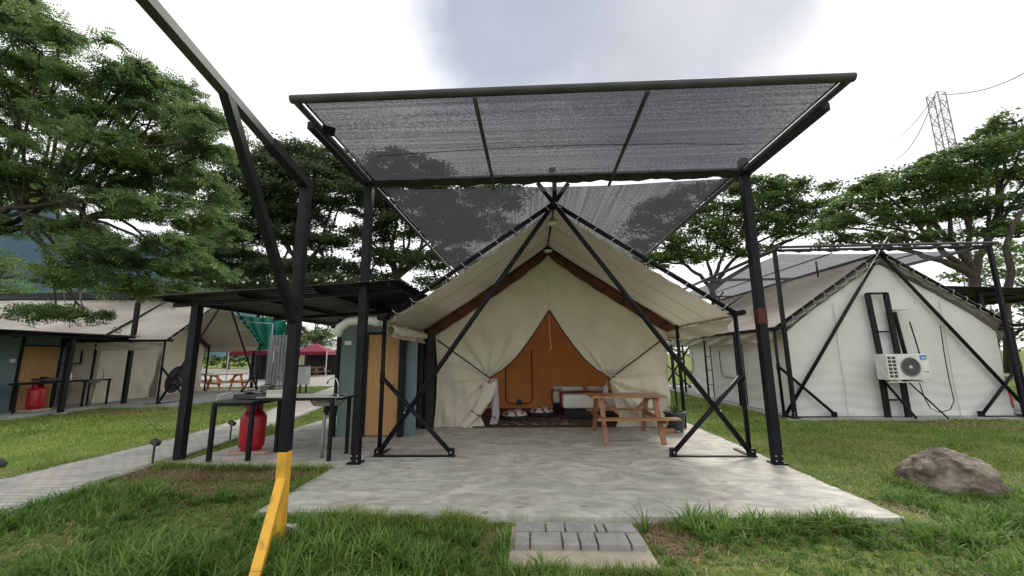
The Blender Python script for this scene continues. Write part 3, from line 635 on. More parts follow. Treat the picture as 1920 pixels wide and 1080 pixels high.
# ------------------------------------------------------------------ shade canopies (net on a pipe frame)
def canopy(root, X0, X1, Yp, Yf, Yb, z, crossx, m1, m2, posts=True, back_posts=True, top_over=.2, thin=False):
    for X, hh in ((X0, z+.0), (X1, z+top_over)):
        m = MB(); m.bar((X, Yp, 0), (X, Yp, hh), .085 if thin else .125, .085 if thin else .125, (0, 1, 0)); pst = m.build('post', STEEL, root, .006)
        m = MB(); m.box((X, Yp, .012), (.2, .2, .02))
        m.build('base_plate', STEEL, pst)
        m = MB()
        for bx in (-.045, .045):
            for bz in (.05, .12): m.tube([(X+bx, Yp-.075, bz), (X+bx, Yp-.06, bz)], .012, 8)
        m.build_each('bolt', BOLT, pst)
    m = MB(); m.bar((X0-.05, Yp, z-.02), (X1+.05, Yp, z-.02), .045 if thin else .09, .05 if thin else .11); m.build('main_beam', STEEL, root, .005)
    MB().tube([(X0-.06, Yf, z+.03), (X1+.06, Yf, z+.03)], .036 if thin else .05, 14).build('front_pipe', STEEL2, root)
    for X, s in ((X0, -1), (X1, 1)):
        MB().tube([(X, Yf, z), (X, Yb, z)], .04, 12).build('side_pipe', STEEL2, root)
        m = MB(); m.bar((X+s*.05, Yf+.42 if Yf < Yp else Yf-.1, z-.035), (X+s*.05, Yp+.25, z-.035), .05 if thin else .10, .05 if thin else .10); m.build('side_beam', STEEL, root, .005)
        MB().tube([(X-s*.10, Yf, z-.01), (X-s*.14, Yb, z-.01)], .013, 8).build('net_wire', STEEL, root)
    for X in crossx:
        MB().tube([(X, Yf, z-.03), (X+.02, Yp+.22, z-.09)], .026, 10).build('cross_pipe', STEEL2, root)
    MB().grid(lambda u, v: (X0+.12+(X1-X0-.24)*u, Yf+(Yp-Yf)*v, z-.02-.035*math.sin(v*math.pi)*(.5+.5*math.sin(u*math.pi))), 30, 12).build('net', m1, root)
    MB().grid(lambda u, v: (X0+.22+(X1-X0-.44)*u, Yp+.13+.02*math.sin(u*12)+(Yb-Yp-.15)*v, z-.08-.05*math.sin(v*math.pi)-.05*math.sin(u*math.pi)), 30, 20).build('net', m2, root)
    # bunched net rolled round the main beam
    m = MB(); n = 60
    pts = [(X0+.1+(X1-X0-.2)*k/n, Yp-.02+.012*math.sin(k*1.3), z-.05+.014*math.sin(k*.7)) for k in range(n+1)]
    m.tube(pts, [(.02 if thin else .062)+.014*abs(math.sin(k*.9))+.008*math.sin(k*2.3) for k in range(n+1)], 10); m.build('gathered_net', DARKFAB, root)
    MB().tube([(X0, Yb, z), (X1, Yb, z)], .04, 12).build('rear_pipe', STEEL2, root)
    if not thin: MB().tube([(X0+.5+(X1-X0-1)*t, 5.35-.16*math.sin(t*3.14), z-.062-.02*math.sin(t*3.14)) for t in np.linspace(0, 1, 20)], .005, 5).build('seam', BLACKCORD, root)
    if back_posts:
        for X in (X0, X1): m = MB(); m.bar((X, Yb-.5, 0), (X, Yb-.5, z), .11, .11, (0, 1, 0)); m.build('rear_post', STEEL, root)
can = empty('shade_canopy', (0, 0, 0), 0, 'large flat net canopy on black posts over the middle tent', 'canopy', 'shade net canopies')
canopy(can, -2.70, 3.58, 6.33, 4.13, 15.6, 4.57, (-.59, 1.39), NET, NET2)
def spot_lamp(p, s, label, rz=0):
    o = empty('floodlight', p, rz, label, 'floodlight', 'floodlights on the middle canopy')
    MB().box((0, 0, .05*s), (.22*s, .05*s, .16*s), rot=Matrix.Rotation(R(50), 3, 'X')).build('lamp_head', STEEL, o, .005)
    MB().bar((0, 0, -.08*s), (0, 0, .05*s), .03*s).build('bracket', STEEL, o)
    return o
spot_lamp((-2.54, 4.60, 4.44), .7, 'black floodlight on the left rail of the net canopy', .6)
spot_lamp((.42, 6.2, 4.60), .5, 'small black floodlight on the canopy main beam above the ridge')
canr = empty('shade_canopy', (0, 0, 0), 0, 'weathered net canopy above the white tent on the right', 'canopy', 'shade net canopies')
canopy(canr, 6.55, 12.0, 10.6, 10.45, 19.5, 4.30, (), NETB, NETB, top_over=.2, thin=True)
m = MB()
for X in (8.1, 10.5): m.tube([(X, 10.8, 4.2), (X, 19.2, 4.2)], .02, 8)
m.tube([(8.8, 12.3, 4.35), (8.8, 12.3, 3.85)], .025, 8); m.build_each('net_support', STEEL2, canr)
MB().bar((6.55, 14.8, 4.26), (12, 14.8, 4.26), .08).build('mid_beam', STEEL2, canr)
canl = empty('shade_canopy', (0, 0, 0), 0, 'dark net canopy over the ridge of the left tent', 'canopy', 'shade net canopies')
MB().bar((-14.8, 14.3, 0), (-14.8, 14.3, 4.10), .12, .12, (0, 1, 0)).build('post', STEEL, canl)
for (x, y) in ((-15.2, 21.6), (-25, 21.6), (-25, 16.2)):
    MB().bar((x, y, 0), (x, y, 4.5), .12, .12, (0, 1, 0)).build('post', STEEL, canl)
m = MB(); m.bar((-14.8, 14.3, 4.08), (-15.2, 16.2, 4.46), .08); m.bar((-15.2, 16.2, 4.46), (-30, 16.2, 4.46), .06); m.bar((-15.2, 21.8, 4.46), (-30, 21.8, 4.46), .06); m.bar((-15.2, 16.2, 4.46), (-15.2, 21.8, 4.46), .06)
m.build('beam', STEEL, canl)
MB().grid(lambda u, v: (-15.2-14.8*u, 16.25+5.5*v, 4.5-.07*math.sin(v*3.14)), 20, 20).build('net', net_mat('dense_dark_net', .99, 'x'), canl)

# ------------------------------------------------------------------ kitchens and wash rooms
def tin_roof(parent, x0, x1, y0, y1, za, zb, name='roof_sheet'):
    """ribs run along x; profile along y"""
    prof = []; y = y0
    while y < y1:
        for dy, dz in ((0, 0), (.06, 0), (.08, .03), (.12, .03), (.14, 0)):
            if y+dy <= y1: prof.append((y+dy, dz))
        y += .2
    m = MB(); n = len(prof); vs = []
    for i in range(5):
        t = i/4; vs += [(x0+(x1-x0)*t, p[0], za+(zb-za)*t+p[1]) for p in prof]
    m.add(vs, [(i*n+j, (i+1)*n+j, (i+1)*n+j+1, i*n+j+1) for i in range(4) for j in range(n-1)])
    return m.build(name, STEEL2, parent)
TINDK = mat('black_roof_sheet', (.008, .008, .010), (.018, .018, .02), rough=.5, scale=2, spec=.2)
def kitchen_shelter(root, x0, x1, y0, y1, za, zb, posts):
    o = tin_roof(root, x0, x1, y0, y1, za, zb); o.data.materials[0] = TINDK
    m = MB()
    for x in np.linspace(x0+.25, x1-.2, 4):
        z = za+(zb-za)*(x-x0)/(x1-x0)-.055; m.bar((x, y0+.06, z+.012), (x, y1-.03, z+.012), .05, .06)
    for y in (y0+.4, (y0+y1)/2, y1-.3):
        m.bar((x0+.15, y, za-.1+(zb-za)*.04), (x1-.1, y, zb-.1), .05, .07)
    m.build_each('purlin', STEEL, root)
    for (x, y, w_) in posts:
        m = MB(); z = za+(zb-za)*(x-x0)/(x1-x0)-.05; m.bar((x, y, GZ), (x, y, z), w_, w_, (0, 1, 0)); m.build('post', STEEL, root, .004)
        MB().box((x, y, GZ+.02), (.22, .22, .09)).build('footing', CONC2, root)
ks = empty('kitchen_shelter', (0, 0, 0), 0, 'black tin lean-to roof over the outdoor kitchen beside the middle tent', 'shelter', 'tin roofed kitchen shelters')
kitchen_shelter(ks, -6.25, -2.05, 6.12, 12.3, 2.60, 2.80, [(-5.70, 6.55, .125), (-5.72, 12.0, .11), (-2.66, 8.3, .10)])
wr = empty('wash_room', (0, 0, 0), 0, 'teal board wash room with plywood door left of the middle tent', 'wash room', 'wash rooms')
MB().box((-3.72, 8.42, 1.21), (.60, .06, 2.42)).build('wall', TEAL, wr)
MB().box((-3.09, 8.42, 2.27), (.68, .06, .30)).build('wall', TEAL, wr)
MB().box((-4.0, 9.5, 1.21), (.06, 2.1, 2.42)).build('wall', TEAL, wr)
MB().box((-2.66, 9.5, 1.21), (.05, 2.1, 2.42)).build('wall', TEAL, wr)
MB().box((-3.2, 10.58, 1.21), (1.7, .06, 2.42)).build('wall', TEAL, wr)
m = MB(); n = 12
for k in range(6): m.box((-2.57+k*.035, 8.40+(.012 if k % 2 else 0), 1.05), (.033, .03, 2.1))
m.build('ribbed_panel', BLUEGREY, wr)
MB().box((-3.09, 8.40, 1.04), (.66, .045, 2.05)).build('door', PLY, wr, .004)
m = MB(); m.tube([(-2.84, 8.36, 1.0), (-2.84, 8.33, 1.0), (-2.84, 8.33, 1.12), (-2.84, 8.36, 1.12)], .008, 6); m.build('handle', STAINLESS, wr)
m = MB(); m.bar((-3.44, 8.385, 2.09), (-2.74, 8.385, 2.09), .05, .05); m.bar((-3.44, 8.385, 0), (-3.44, 8.385, 2.09), .04, .05, (0, 1, 0)); m.build('door_frame', STEEL, wr)
MB().bar((-4.07, 8.38, 0), (-4.07, 8.38, 2.4), .06, .06, (0, 1, 0)).build('corner_post', STEEL, wr)
m = MB(); m.bar((-4.0, 8.385, 2.36), (-2.5, 8.385, 2.36), .06, .1); m.build('header', BLUEGREY, wr)
sb = MB().box((-3.94+.08, 8.375, 1.90), (.15, .04, .09)).build('junction_box', WHITE, None, .006); tag(sb, 'white junction box high on the teal wash room wall', 'switch box')
pp = MB(); pts = [(-3.42, 6.95, 2.02), (-3.36, 6.95, 2.13), (-3.22, 6.95, 2.22), (-3.0, 6.95, 2.24), (-2.52, 6.95, 2.22)]
pp.tube(pts, [.082, .08, .078, .078, .078], 16, False); pp.tube([(-3.44, 6.95, 1.99), (-3.40, 6.95, 2.07)], .09, 16, False); pp.tube([(-2.75, 6.95, 2.22), (-2.62, 6.95, 2.22)], .088, 16)
tag(pp.build('gutter_pipe', PVC), 'white plastic drain pipe with a downturned elbow in front of the teal wash room', 'pipe')
# rolled side curtain under the left eave
def rc(u, v):
    a = v*2*math.pi; r = .075+.012*math.sin(u*31)
    return (-2.50+.46-.46+.07+r*math.cos(a), 6.85+2.3*u, 2.05+r*math.sin(a)+.01*math.sin(u*14))
MB().grid(lambda u, v: tuple(np.array(rc(u, v))-np.array((.46, 6.72, 0))), 40, 12).build('rolled_curtain', CANVAS, tent)

tag(MB().box((3.58, 6.33, 2.16), (.130, .130, .24)).build('red_tape', mat('faded_red_tape', (.13, .02, .02), (.05, .01, .01), rough=.7)), 'faded red tape band wrapped round the right canopy post', 'tape')
MB().tube([(.02, .02, 4.16), (.02, -.12, 4.60)], .042, 12).build('ridge_tip', STEEL, tent)
# --- kitchen furniture
cs = empty('cooking_stand', (0, 0, 0), 0, 'black steel stand carrying the gas stove, left half of the kitchen bench', 'stand')
for (x, y) in ((-5.10, 6.42), (-4.50, 6.47), (-4.55, 7.35), (-5.15, 7.3)):
    MB().bar((x, y, 0), (x, y, .86), .055, .055, (0, 1, 0)).build('leg', STEEL, cs)
m = MB(); m.bar((-5.12, 6.42, .87), (-4.5, 6.47, .87), .055, .06); m.bar((-5.15, 7.3, .87), (-4.55, 7.35, .87), .05); m.bar((-5.11, 6.42, .87), (-5.15, 7.3, .87), .05); m.bar((-4.5, 6.47, .87), (-4.55, 7.35, .87), .05); m.build('frame', STEEL, cs)
MB().box((-4.82, 6.88, .905), (.68, .94, .012)).build('top_sheet', mat('dark_worktop', (.06, .065, .06), (.12, .12, .11), rough=.35, scale=5), cs)
sk = empty('sink_bench', (0, 0, 0), 0, 'long steel bench with a round sink bowl next to the teal wash room', 'sink bench', 'sink benches')
for (x, y) in ((-3.19, 6.47), (-3.13, 6.95), (-4.42, 7.05)):
    MB().bar((x, y, 0), (x, y, .93), .05, .05, (0, 1, 0)).build('leg', STEEL, sk)
m = MB(); m.bar((-4.45, 6.46, .94), (-3.15, 6.46, .94), .04, .045); m.bar((-4.45, 7.05, .94), (-3.05, 6.98, .94), .04, .045); m.bar((-3.1, 6.45, .94), (-3.05, 7.0, .94), .04, .045); m.build('frame', STEEL, sk)
m = MB(); m.box((-3.9, 6.76, .968), (1.1, .6, .012)); m.box((-3.08, 6.73, .967), (.12, .56, .012)); m.box((-3.24, 6.52, .968), (.24, .13, .012)); m.box((-3.24, 7.0, .968), (.24, .1, .012)); m.build('top_sheet', STAINLESS, sk)
MB().lathe([(.30, .97), (.28, .965), (.27, .88), (.22, .82), (.05, .79), (0, .79)], (-3.40, 6.75, 0), 28).build('sink_bowl', STAINLESS, sk)
m = MB(); m.tube([(-3.42, 6.68, 0.0), (-3.41, 6.68, .7)], .03, 10); m.build('drain_pipe', GREYP, sk)
MB().tube([(-3.40, 6.7, .66), (-3.40, 6.73, .80)], .045, 10).build('drain_cup', STEEL, sk)
m = MB(); m.tube([(-3.16, 6.6, .97), (-3.17, 6.6, 1.16), (-3.2, 6.6, 1.24), (-3.27, 6.6, 1.27), (-3.34, 6.6, 1.23), (-3.36, 6.6, 1.17)], .013, 8); m.tube([(-3.16, 6.6, .965), (-3.16, 6.6, 1.0)], .022, 10); m.build('faucet', STAINLESS, sk)
stv = empty('gas_stove', (-4.72, 6.9, .912), 0, 'black two ring gas stove with pan supports on the cooking stand', 'stove')
MB().box((0, 0, .045), (.62, .38, .07)).build('stove_body', DKGREY, stv, .01)
for sx in (-.16, .16):
    MB().lathe([(.02, .08), (.055, .08), (.06, .1), (.02, .105)], (sx, 0, 0), 16).build('burner', STEEL, stv)
    m = MB()
    for k in range(4):
        a = k*math.pi/2+.4; m.bar((sx+.05*math.cos(a), .05*math.sin(a), .10), (sx+.13*math.cos(a), .13*math.sin(a), .125), .012)
    m.build('pan_support', STEEL, stv)
pan = empty('saucepan', (-4.56, 6.9, 1.035), 0, 'shiny steel saucepan with black handle on the stove', 'saucepan')
MB().lathe([(0, 0), (.10, 0), (.108, .015), (.11, .09), (.116, .095), (.11, .1), (.03, .12), (0, .122)], (0, 0, 0), 24).build('pan_body', STAINLESS, pan)
MB().bar((.11, 0, .075), (.33, -.03, .10), .02, .016).build('handle', DKGREY, pan)
o = MB().box((-4.30, 6.72, 1.02), (.26, .1, .1), .15).build('lighter_box', STAINLESS, None, .008); tag(o, 'small steel box beside the saucepan on the kitchen bench', 'box')
def gas_bottle(loc, label, s=1.0):
    g = empty('gas_cylinder', loc, 0, label, 'gas cylinder', 'red gas cylinders')
    MB().lathe([(.02, .02), (.16, .03), (.185, .07), (.19, .12), (.19, .50), (.18, .55), (.14, .60), (.06, .63), (0, .635)], (0, 0, 0), 28).build('cylinder_body', RED, g)
    MB().lathe([(.15, 0), (.155, 0), (.155, .05), (.15, .05)], (0, 0, 0), 24).build('foot_ring', RED, g)
    m = MB(); 
    for a0 in (.4, 3.5):
        pts = [(.12*math.cos(a0+k*.28), .12*math.sin(a0+k*.28)) for k in range(8)]
        for k in range(7):
            (xa, ya), (xb, yb_) = pts[k], pts[k+1]; m.add([(xa, ya, .58), (xb, yb_, .58), (xb, yb_, .78), (xa, ya, .78), (xa*.93, ya*.93, .58), (xb*.93, yb_*.93, .58), (xb*.93, yb_*.93, .78), (xa*.93, ya*.93, .78)],
                [(0, 1, 2, 3), (7, 6, 5, 4), (3, 2, 6, 7), (0, 3, 7, 4), (1, 5, 6, 2)])
    m.build('collar', RED, g)
    m = MB(); m.tube([(0, 0, .62), (0, 0, .72)], .025, 10); m.tube([(0, 0, .70), (-.09, -.02, .70)], .018, 8); m.build('valve', DKGREY, g)
    g.scale = (s, s, s)
    return g
gas_bottle((-4.84, 7.02, .05), 'red gas cylinder under the stove beside the middle tent', 1.05)
for k, (x, y, a) in enumerate(((-5.02, 6.95, .3), (-4.62, 6.98, -.2))):
    o = MB().box((x, y, .022), (.3, .2, .045), a).build('support_brick', BRICKC, None, .005)
    tag(o, 'flat pink brick under the left side of the gas cylinder' if k == 0 else 'flat pink brick under the right side of the gas cylinder', 'brick', 'bricks under the gas cylinder')
m = MB(); m.tube([(-4.93, 6.98, .78), (-5.05, 6.85, .70), (-5.18, 6.7, .72), (-5.24, 6.6, .86), (-5.2, 6.62, 1.0), (-5.08, 6.7, 1.03), (-5.0, 6.8, .98)], .009, 8)
tag(m.build('gas_hose', HOSE), 'pale plastic hose curling from the gas cylinder to the stove', 'hose')

# left tent kitchen
ksl = empty('kitchen_shelter', (-14.7, 13.5, 0), R(90), 'black tin shelter roof at the far left in front of the left tent', 'shelter', 'tin roofed kitchen shelters')
kitchen_shelter(ksl, -5.0, .55, -.5, 4.3, 2.42, 2.42, [(-1.25, .0, .12)])
wl = empty('wash_room', (-16.6, 11.2, .03), 0, 'blue grey wash room with brown door at the far left edge', 'wash room', 'wash rooms')
MB().box((0, -.55, 1.2), (.06, 3.4, 2.4)).build('wall', BLUEGREY, wl)
MB().box((-1.2, 2.45, 1.2), (2.4, .06, 2.4)).build('wall', BLUEGREY, wl)
MB().box((-.0, 2.35, 2.2), (.06, .2, .4)).build('wall', BLUEGREY, wl)
MB().box((0.0, 1.8, 2.22), (.06, 1.3, .36)).build('wall', BLUEGREY, wl)
MB().box((.01, 1.75, 1.02), (.05, 1.02, 2.03)).build('door', PLY, wl)
m = MB(); m.bar((.04, 1.2, 0), (.04, 1.2, 2.4), .06, .06, (0, 1, 0)); m.bar((.04, 2.32, 0), (.04, 2.32, 2.4), .06, .06, (0, 1, 0)); m.bar((.04, 1.2, 2.06), (.04, 2.32, 2.06), .05); m.bar((.04, 2.32, 1.45), (.3, 2.75, 1.45), .04); m.bar((.3, 2.75, 1.45), (.3, 2.75, 2.4), .04); m.build('door_frame', STEEL, wl)
o = MB().box((-16.55, 12.2, 1.6), (.05, .12, .12)).build('switch_plate', WHITE); tag(o, 'white switch plate on the blue grey wash room wall', 'switch plate')
skl = empty('sink_bench', (0, 0, 0), 0, 'low black bench with sink and clutter in front of the left tent', 'sink bench', 'sink benches')
for (x, y) in ((-15.6, 11.75), (-15.4, 12.9), (-15.3, 13.35), (-15.25, 14.1), (-16.1, 13.1)):
    MB().bar((x, y, .03), (x, y, .88), .05, .05, (0, 1, 0)).build('leg', STEEL, skl)
m = MB(); m.bar((-15.62, 11.7, .88), (-15.25, 14.15, .9), .05, .05); m.bar((-16.1, 11.9, .88), (-15.8, 14.2, .9), .05, .05); m.bar((-15.62, 11.7, .88), (-16.1, 11.9, .88), .05); m.build('frame', STEEL, skl)
MB().add([(-15.6, 11.75, .93), (-16.1, 11.9, .93), (-15.8, 14.2, .93), (-15.25, 14.15, .93)], [(0, 1, 2, 3)]).build('top_sheet', STAINLESS, skl)
MB().lathe([(.26, .92), (.22, .82), (.05, .78), (0, .78)], (-15.45, 13.7, 0), 20).build('sink_bowl', STAINLESS, skl)
m = MB(); m.tube([(-15.4, 14.0, .93), (-15.4, 14.0, 1.2), (-15.4, 13.9, 1.3), (-15.4, 13.75, 1.28), (-15.4, 13.7, 1.2)], .014, 8); m.build('faucet', STAINLESS, skl)
MB().tube([(-15.45, 13.7, .03), (-15.45, 13.7, .8)], .03, 8).build('drain_pipe', GREYP, skl)
gas_bottle((-15.7, 12.35, .09), 'red gas cylinder under the bench at the far left', 1.1)
tag(MB().box((-15.7, 12.35, .06), (.5, .5, .06)).build('support_brick', BRICKC), 'pink brick pad under the far left gas cylinder', 'brick')
p2 = empty('stove_burner', (-15.75, 12.6, .94), 0, 'dark camping stove on the far left bench', 'stove')
MB().box((0, 0, .05), (.4, .55, .08)).build('stove_body', DKGREY, p2, .01); MB().lathe([(.03, .09), (.09, .1), (.1, .13), (.03, .14)], (0, -.1, 0), 14).build('burner', STEEL, p2)
o = MB().lathe([(0, 0), (.035, 0), (.035, .15), (.015, .2), (.012, .25), (0, .25)], (-15.5, 13.05, .93), 12).build('soap_bottle', WHITE); tag(o, 'white pump bottle on the far left bench', 'bottle')
# dark folded round thing by the left tent wall
fo = empty('folded_chairs', (-14.4, 15.9, .03), 0, 'dark bundle of folded round chairs leaning on the left tent front', 'folded chairs')
m = MB(); 
for k in range(4):
    c = np.array((-.05*k, .06*k, .75))
    pts = [(c[0]+.12*math.sin(a), c[1]+.42*math.cos(a), c[2]+.52*math.sin(a)) for a in np.linspace(0, 2*math.pi, 25)]; m.tube(pts, .02, 6)
m.build('frame', STEEL, fo)
MB().grid(lambda u, v: (.02+.10*math.sin(v*6.28)*u-.05*math.sin(u*9), .41*u*math.cos(v*6.28), .76+.5*u*math.sin(v*6.28)), 8, 24).build('seat_fabric', DARKFAB, fo)
m = MB(); m.tube([(.0, -.1, .75), (.35, .1, 0)], .016, 6); m.tube([(.1, .2, .6), (.3, .5, 0)], .016, 6); m.tube([(0, .1, .9), (.4, .4, .05)], .016, 6); m.build_each('chair_leg', GREYP, fo)

# right tent kitchen
ksr = empty('kitchen_shelter', (0, 0, 0), 0, 'dark tin shelter roof at the right edge beyond the white tent', 'shelter', 'tin roofed kitchen shelters')
kitchen_shelter(ksr, 12.7, 17.5, 12.6, 17.0, 2.95+.6, 2.75+.6, [(14.1, 13.0, .12), (16.9, 13.0, .12)])
gas_bottle((12.75, 11.75, .02), 'red gas cylinder half hidden behind the right edge post', 1.1)
sr = empty('sink_bench', (0, 0, 0), 0, 'narrow bench partly outside the frame right of the white tent', 'sink bench', 'sink benches')
for (x, y) in ((12.9, 11.3), (14.3, 11.3), (12.9, 12.0), (14.3, 12.0)): MB().bar((x, y, 0), (x, y, .85), .05, .05, (0, 1, 0)).build('leg', STEEL, sr)
MB().box((13.6, 11.65, .88), (1.5, .8, .04)).build('top_sheet', STAINLESS, sr)
rk = empty('steel_rack', (0, 0, 0), 0, 'black steel shelf rack behind the right corner of the white tent', 'rack')
m = MB()
for x in (11.75, 12.35): m.bar((x, 11.6, 0), (x, 11.6, 2.1), .04, .04, (0, 1, 0))
m.build_each('upright', STEEL, rk)
m = MB()
for z in (.15, .8, 1.2, 1.45, 1.75, 1.9, 2.08): m.bar((11.75, 11.6, z), (12.35, 11.6, z), .025)
m.build_each('shelf_bar', STEEL, rk)
m = MB(); m.bar((12.0, 10.72, 2.22), (16.5, 10.72, 2.30), .07); m.bar((12.2, 10.95, 2.13), (16.5, 10.95, 2.2), .05)
tag(m.build('cross_rail', STEEL), 'pair of black horizontal rails running off the right edge', 'rail')

# ------------------------------------------------------------------ picnic tables
def picnic(loc, rz, label, mt, ml, L=1.42, scale=1.0, group='picnic tables'):
    p = empty('picnic_table', loc, rz, label, 'picnic table', group)
    m = MB()
    for k in range(5): m.box((0, -.31+k*.155, .795), (L, .148, .032))
    m.build('tabletop', mt, p, .004)
    for s in (-1, 1):
        m = MB(); m.box((.07, s*.62, .44), (L+.06, .115, .032)); m.box((.07, s*.735, .44), (L+.06, .1, .032)); m.build('seat', mt, p, .004)
    for sx in (-1, 1):
        for sy in (-1, 1):
            MB().bar((sx*.51, sy*.28, .78), (sx*.51+.0, sy*.68, 0), .045, .09, (1, 0, 0)).build('leg', ml, p, .003)
        MB().bar((sx*.51+sx*.045, -.78, .395), (sx*.51+sx*.045, .78, .395), .04, .08).build('seat_beam', ml, p, .003)
        MB().bar((sx*.51+sx*.045, -.36, .745), (sx*.51+sx*.045, .36, .745), .04, .065).build('top_beam', ml, p, .003)
        MB().bar((sx*.51, 0, .76), (sx*.12, 0, .44), .035, .06).build('strut', ml, p)
    p.scale = (scale,)*3
    return p
picnic((1.85, 8.25, 0), 0, 'varnished picnic table on the concrete in front of the open tent door', WOOD, WOODLEG)
pb = picnic((-14.9, 19.3, .03), R(62), 'orange wood picnic table standing end-on beyond the kitchen bench', WOODOR, WOODOR, 1.6)
pc = picnic((-17.6, 20.3, .03), R(0), 'brown picnic table under the left tent awning beside the orange one', WOODDK, WOODDK, 1.8)
pe = picnic((-17.6, 28.5, -.03), R(10), 'orange picnic table on the plaza just right of the grey sheets', WOODOR, WOODOR, 1.6)
pf = picnic((-18.6, 34.5, -.03), R(80), 'small dark picnic table far out on the plaza', WOODDK, WOODDK, 1.6)
pg = picnic((-22.5, 36, -.03), R(0), 'long orange bench table at the far edge of the plaza', WOODOR, WOODOR, 2.6)

# potted plant by the table
pt = empty('potted_plant', (2.98, 8.75, 0), 0, 'dark round pot with a sparse green plant right of the picnic table', 'potted plant')
MB().lathe([(0, .05), (.15, .05), (.17, .08), (.20, .36), (.225, .37), (.225, .41), (.19, .41), (.185, .36), (0, .36)], (0, 0, 0), 28).build('pot', POT, pt)
m = MB()
for k in range(3): a = k*2.1; m.box((.12*math.cos(a), .12*math.sin(a), .025), (.05, .05, .05))
m.build_each('pot_foot', DKGREY, pt)
m = MB()
for k in range(26):
    a = random.uniform(0, 6.28); r = random.uniform(.08, .24); h_ = random.uniform(.02, .14); x, y = r*math.cos(a), r*math.sin(a); w_ = .022
    m.add([(0, 0, .36), (x*.5-w_*math.sin(a), y*.5+w_*math.cos(a), .40+h_), (x, y, .38+h_*.6), (x*.5+w_*math.sin(a), y*.5-w_*math.cos(a), .40+h_)], [(0, 1, 2, 3)])
m.build('leaves', LEAF_R, pt)
o = MB().box((2.78, 8.62, .05), (.26, .12, .1), .3).build('spare_brick', WOODLEG, None, .01); tag(o, 'short brown block on the concrete left of the plant pot', 'block')

# ------------------------------------------------------------------ yellow-footed swing post in front
gp = empty('shelter_arm_post', (-2.33, 3.86, -.07), 0, 'tall black bent post with a yellow foot in the left foreground', 'post')
PX = (0, 0, 0)
m = MB(); m.bar((0, 0, .80), (0, 0, 3.50), .092, .092, (0, 1, 0)); m.build('upright', STEEL, gp, .008)
m = MB(); m.bar((0, 0, 0), (0, 0, .80), .093, .093, (0, 1, 0)); m.build('yellow_sleeve', YELLOW, gp, .008)
m = MB(); m.bar((0, .02, 3.46), (0, -.62, 3.60), .098, .098, (1, 0, 0)); m.build('elbow_sleeve', STEEL, gp, .008)
m = MB(); m.bar((0, -.5, 3.575), (0, -3.9, 4.3), .078, .078, (1, 0, 0)); m.build('arm', STEEL2, gp, .006)
m = MB(); m.bar((0, -.03, 2.02), (0, -1.16, 3.70), .075, .075, (1, 0, 0)); m.build('diagonal_strut', STEEL, gp, .006)
m = MB(); m.bar((0, -.02, .55), (.30, -.78, .0), .078, .078, (0, 0, 1)); m.build('ground_strut', YELLOW, gp, .006)
o = MB().box((-2.35, 3.97, -.01), (.26, .08, .12), .1).build('footing_block', PVC, None, .02); tag(o, 'white plastic box behind the yellow post foot', 'box')
# festoon lights
fs = empty('string_lights', (0, 0, 0), 0, 'string of small white bulbs crossing left behind the tin roof', 'string lights')
a, b = at(150, 533, 13.2), at(690, 515, 13.2)
cab = [a*(1-t)+b*t-np.array((0, 0, .12*math.sin(t*math.pi*4)**2)) for t in np.linspace(0, 1, 40)]
MB().tube(cab, .008, 5).build('cable', BLACKCORD, fs)
for k in range(20):
    c = a*(1-(k+.5)/20)+b*(k+.5)/20; c = c-np.array((0, 0, .12*math.sin((k+.5)/20*math.pi*4)**2+.05))
    MB().lathe([(0, -.04), (.03, -.028), (.04, 0), (.03, .03), (.012, .05)], c, 10).build('bulb', GAZ, fs)

# path lights
def path_light(x, y, label):
    p = empty('path_light', (x, y, GZ), 0, label, 'path light', 'stake lights along the path')
    MB().bar((0, 0, 0), (0, 0, .33), .022).build('stake', DKGREY, p)
    MB().box((.01, 0, .36), (.12, .09, .07), rot=Matrix.Rotation(R(28), 3, 'Y')).build('lamp_head', DKGREY, p, .006)
path_light(-6.02, 6.42, 'black stake light beside the path left of the shelter post'); path_light(-6.15, 8.25, 'black stake light by the path seen past the cooking stand legs')
path_light(-6.42, 10.5, 'black stake light by the path, farthest one below the bench'); path_light(-6.9, 5.15, 'black stake light cut by the left picture edge')

# boulder
bm_pts = []
from mathutils import noise as mn
def rockf(u, v):
    th = u*2*math.pi; ph = (v-.5)*math.pi*.985
    d = Vector((math.cos(th)*math.cos(ph), math.sin(th)*math.cos(ph), math.sin(ph)))
    n = 1+.16*mn.noise(d*1.1+Vector((3, 1, 7)))+.09*mn.noise(d*2.6)+.055*mn.noise(d*6)+.05*mn.noise(d*13)+.03*mn.noise(d*29)-.05*abs(mn.noise(d*4.3))
    z = d.z*n; x = d.x*n
    return (x*.50+.06*z, d.y*n*.44, z*.43*(1-.25*max(0, abs(x)-.3)))
m = MB().grid(rockf, 160, 90)
o = m.build('boulder', ROCKM); o.location = (5.16, 5.5, -.08); o.rotation_euler = (0, R(7), R(-32)); tag(o, 'large rounded brown grey boulder in the grass on the right', 'boulder')

